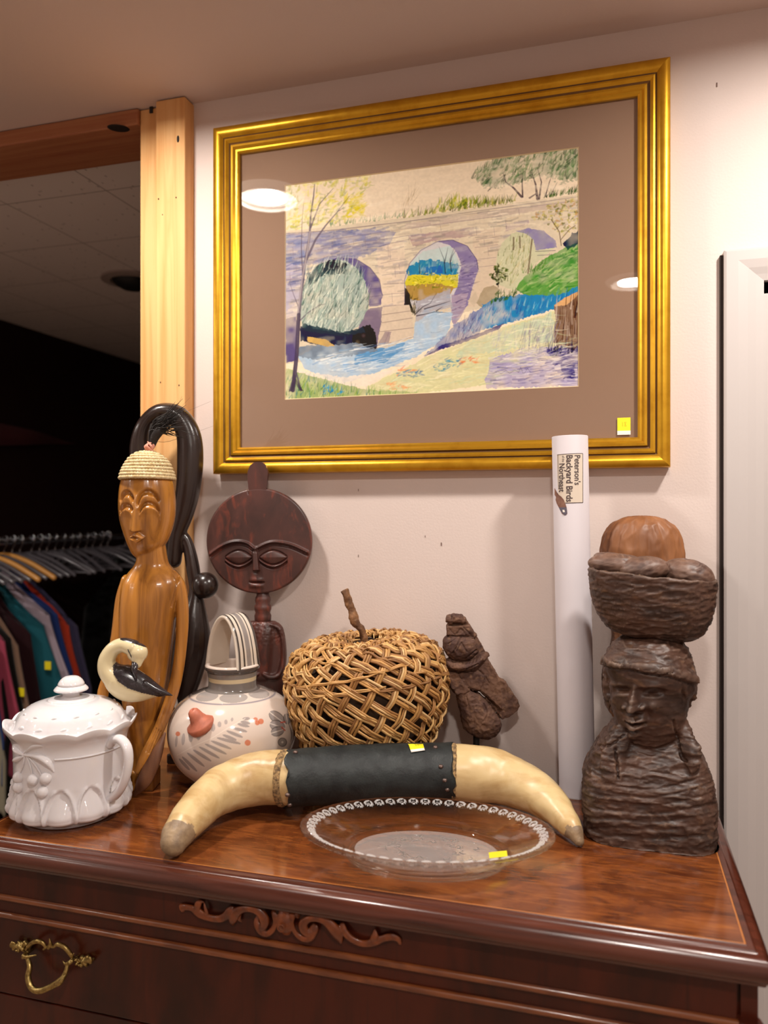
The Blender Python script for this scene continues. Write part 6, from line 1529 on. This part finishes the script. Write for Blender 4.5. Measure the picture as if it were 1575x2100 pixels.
def hanger(y, m, label, grp, x=RX, yaw=0.0, clear=False, drop=0):
    h = thing('clothes_hanger', label, 'hanger', (x, y, RZ), yaw, grp)
    bm = B(); tube(bm, [(-.012, 0, .002), (-.006, 0, .018), (.008, 0, .020), (.015, 0, .008), (.010, 0, -.012), (0, 0, -.028), (0, 0, -.050)], .0018 if not clear else .003, 8, 5); obj('hook', bm, M_chrome, h)
    bm = B(); w_ = (.009, .010) if not clear else (.005, .007)
    tube(bm, [(-.215, 0, -.125), (-.19, 0, -.112), (-.10, 0, -.070), (0, 0, -.048), (.10, 0, -.070), (.19, 0, -.112), (.215, 0, -.125)], [w_]*7, 10, 4, up=(0, 0, 1)); obj('shoulder_bar', bm, m, h)
    if clear:
        bm = B(); tube(bm, [(-.20, 0, -.122), (.20, 0, -.122)], .004, 8, 1); obj('cross_bar', bm, m, h)
    return h
def garment(y, colr, label, W_=.21, slope=.09, sl=.30, ln=.62, drop=.055, kind='top', x=RX, seed=0, tag_=None, sleeve=.09):
    r = random.Random(seed); t = thing(kind, label, 'clothing', (x, y, RZ-drop), r.uniform(-.07, .07))
    bm = B(); NX, NZ = 40, 44; F, K = [], []
    ph = [r.uniform(0, 6) for _ in range(6)]
    for j in range(NZ+1):
        v = j/NZ; z = -v*ln
        if kind == 'trousers': hw = W_*(.8+.05*math.sin(v*5)); 
        else:
            hs = W_*min(1, math.sqrt(max(v, 0)/.16)) if v < .16 else W_+(sl-W_)*min(1, ((v-.16)/.55))**1.2
            hw = max(.05, hs)
        row_f, row_b = [], []
        for i in range(NX+1):
            u = i/NX*2-1; xx = u*hw; zz = z - slope*1.75*abs(u)*(1 if v < .5 else 1)*(.9 if hw > .05 else .2) + .0*v
            fold = .007*math.sin(7*u*1.3+ph[0]+v*1.2)*min(1, v*2+.15)+.006*math.sin(17*u+ph[1]+v*2)*min(1, v*2)+.004*math.sin(31*u+ph[3])*v
            th = .011*(1-abs(u)**3)+.004
            row_f.append(bm.verts.new((xx, -th+fold, zz))); row_b.append(bm.verts.new((xx, th+fold, zz)))
        F.append(row_f); K.append(row_b)
    for j in range(NZ):
        for i in range(NX):
            bm.faces.new((F[j][i], F[j][i+1], F[j+1][i+1], F[j+1][i])); bm.faces.new((K[j][i], K[j+1][i], K[j+1][i+1], K[j][i+1]))
        bm.faces.new((F[j][0], F[j+1][0], K[j+1][0], K[j][0])); bm.faces.new((F[j][NX], K[j][NX], K[j+1][NX], F[j+1][NX]))
    for i in range(NX):
        bm.faces.new((F[0][i], K[0][i], K[0][i+1], F[0][i+1])); bm.faces.new((F[NZ][i], F[NZ][i+1], K[NZ][i+1], K[NZ][i]))
    m = mat('cloth', colr, .9, spec=.1, sheen=.1, bump=[((60, 60, 60), .2, .002)])
    obj('fabric', bm, m, t)
    if tag_:
        bm = B(); box(bm, tag_[0]-.012, tag_[0]+.012, -.032, -.030, tag_[1]-.014, tag_[1]+.014, Matrix.Rotation(0, 4, 'Y')); obj('price_tag', bm, M_yel, t, smooth=False)
    return t
gs = [
 (0.6200, '#86816f', 'sage grey jacket nearest the viewer on the rail', 'jacket', .20, .13, .27, .60, (.215, -.375)),
 (0.6590, '#33446f', 'navy blue shirt between the grey jacket and the pink top', 'shirt', .20, .12, .26, .52, None),
 (0.6980, '#a8465c', 'rose pink top hanging behind the navy shirt', 'shirt', .205, .11, .285, .56, None),
 (0.7370, '#15110f', 'black top hanging between the pink and the tan ones', 'shirt', .21, .10, .28, .62, None),
 (0.7760, '#a2816c', 'tan brown blouse hanging behind the black top', 'blouse', .205, .12, .29, .60, (.25, -.43)),
 (0.8150, '#2c1418', 'dark maroon top next to the tan blouse', 'shirt', .21, .10, .28, .62, None),
 (0.8540, '#1f5a66', 'teal sweater with a yellow tag near its cuff', 'sweater', .225, .10, .325, .46, (.27, -.36)),
 (0.8930, '#a99aa6', 'pale lavender top showing as an edge behind the teal sweater', 'shirt', .232, .085, .33, .40, None),
 (0.9320, '#2a3f7d', 'royal blue shirt hanging behind the teal sweater', 'shirt', .235, .09, .30, .36, None),
 (0.9710, '#c2412a', 'bright orange-red top behind the royal blue shirt', 'shirt', .25, .12, .30, .34, None),
 (1.0100, '#4a4560', 'slate purple top, rearmost of the coloured clothes', 'shirt', .25, .12, .31, .40, None)]
hl_ = ['wooden hanger holding the sage grey jacket', 'clear hanger of the navy blue shirt', 'clear hanger of the rose pink top', 'clear hanger of the black top', 'clear hanger of the tan blouse', 'clear hanger of the dark maroon top', 'wooden hanger of the teal sweater', 'clear hanger of the lavender top', 'wooden hanger of the royal blue shirt', 'clear hanger of the orange-red top', 'clear hanger of the slate purple top']
for i, (yy, c, lb, kd, W_, sl_o, sl2, ln, tg) in enumerate(gs):
    garment(yy, c, lb, W_, sl_o, sl2, ln, kind=kd, seed=i, tag_=tg)
    hanger(yy, M_hw if 'wooden' in hl_[i] else M_clear, hl_[i], 'clothes hangers on the rail', clear='clear' in hl_[i])
yy = 1.07
for i in range(11):
    hanger(yy, M_clear, 'empty clear plastic hanger on the far half of the rail', 'empty clear hangers on the rail', yaw=R_.uniform(-.35, .35), clear=True); yy += R_.uniform(.040, .055)
for i, yy in enumerate((1.66, 1.72, 1.78, 1.84)):
    garment(yy, ('#0e0c0c', '#141011', '#0c0b0d', '#120e0e')[i], 'black garment in the dark stretch at the far end of the rail', .22, .1, .28, .75, kind='shirt', seed=40+i)['group'] = 'black garments on the rail'
    hanger(yy, M_clear, 'clear hanger of a black garment at the rail end', 'hangers of the black garments', clear=True)
# red cone standing deeper in the room
c = P(154, 1400, 3.4)
t = thing('traffic_cone', 'slim red cone in the dark, just above the jar finial', 'cone', (c.x, c.y, 0))
bm = B(); lathe(bm, [(.12, 0), (.12, .02), (.085, .025), (.012, P(154, 1330, 3.4).z), (.001, P(154, 1329, 3.4).z+.004)], 28); obj('cone_body', bm, mat('red_plastic', '#a8302a', .5), t)
# draped maroon cloth high on the wall of the next room
ctr = P(60, 890, 2.9)
t = thing('draped_cloth', 'dark maroon cloth hung high on the far-left wall in shadow', 'cloth', (XLW+.004, ctr.y, ctr.z))
bm = B(); rows = []
for i in range(25):
    u = i/24; y = -.5+u*1.2; top = .03+.05*math.sin(u*PI); bot = -.09+.12*u
    rows.append([Vector((.004, y, top)), Vector((.02+.01*math.sin(u*18), y, top)), Vector((.025+.012*math.sin(u*18+1), y, bot)), Vector((.004, y, bot))])
ring_loft(bm, rows); obj('cloth_panel', bm, mat('maroon_cloth', '#4c1a1e', .8), t)
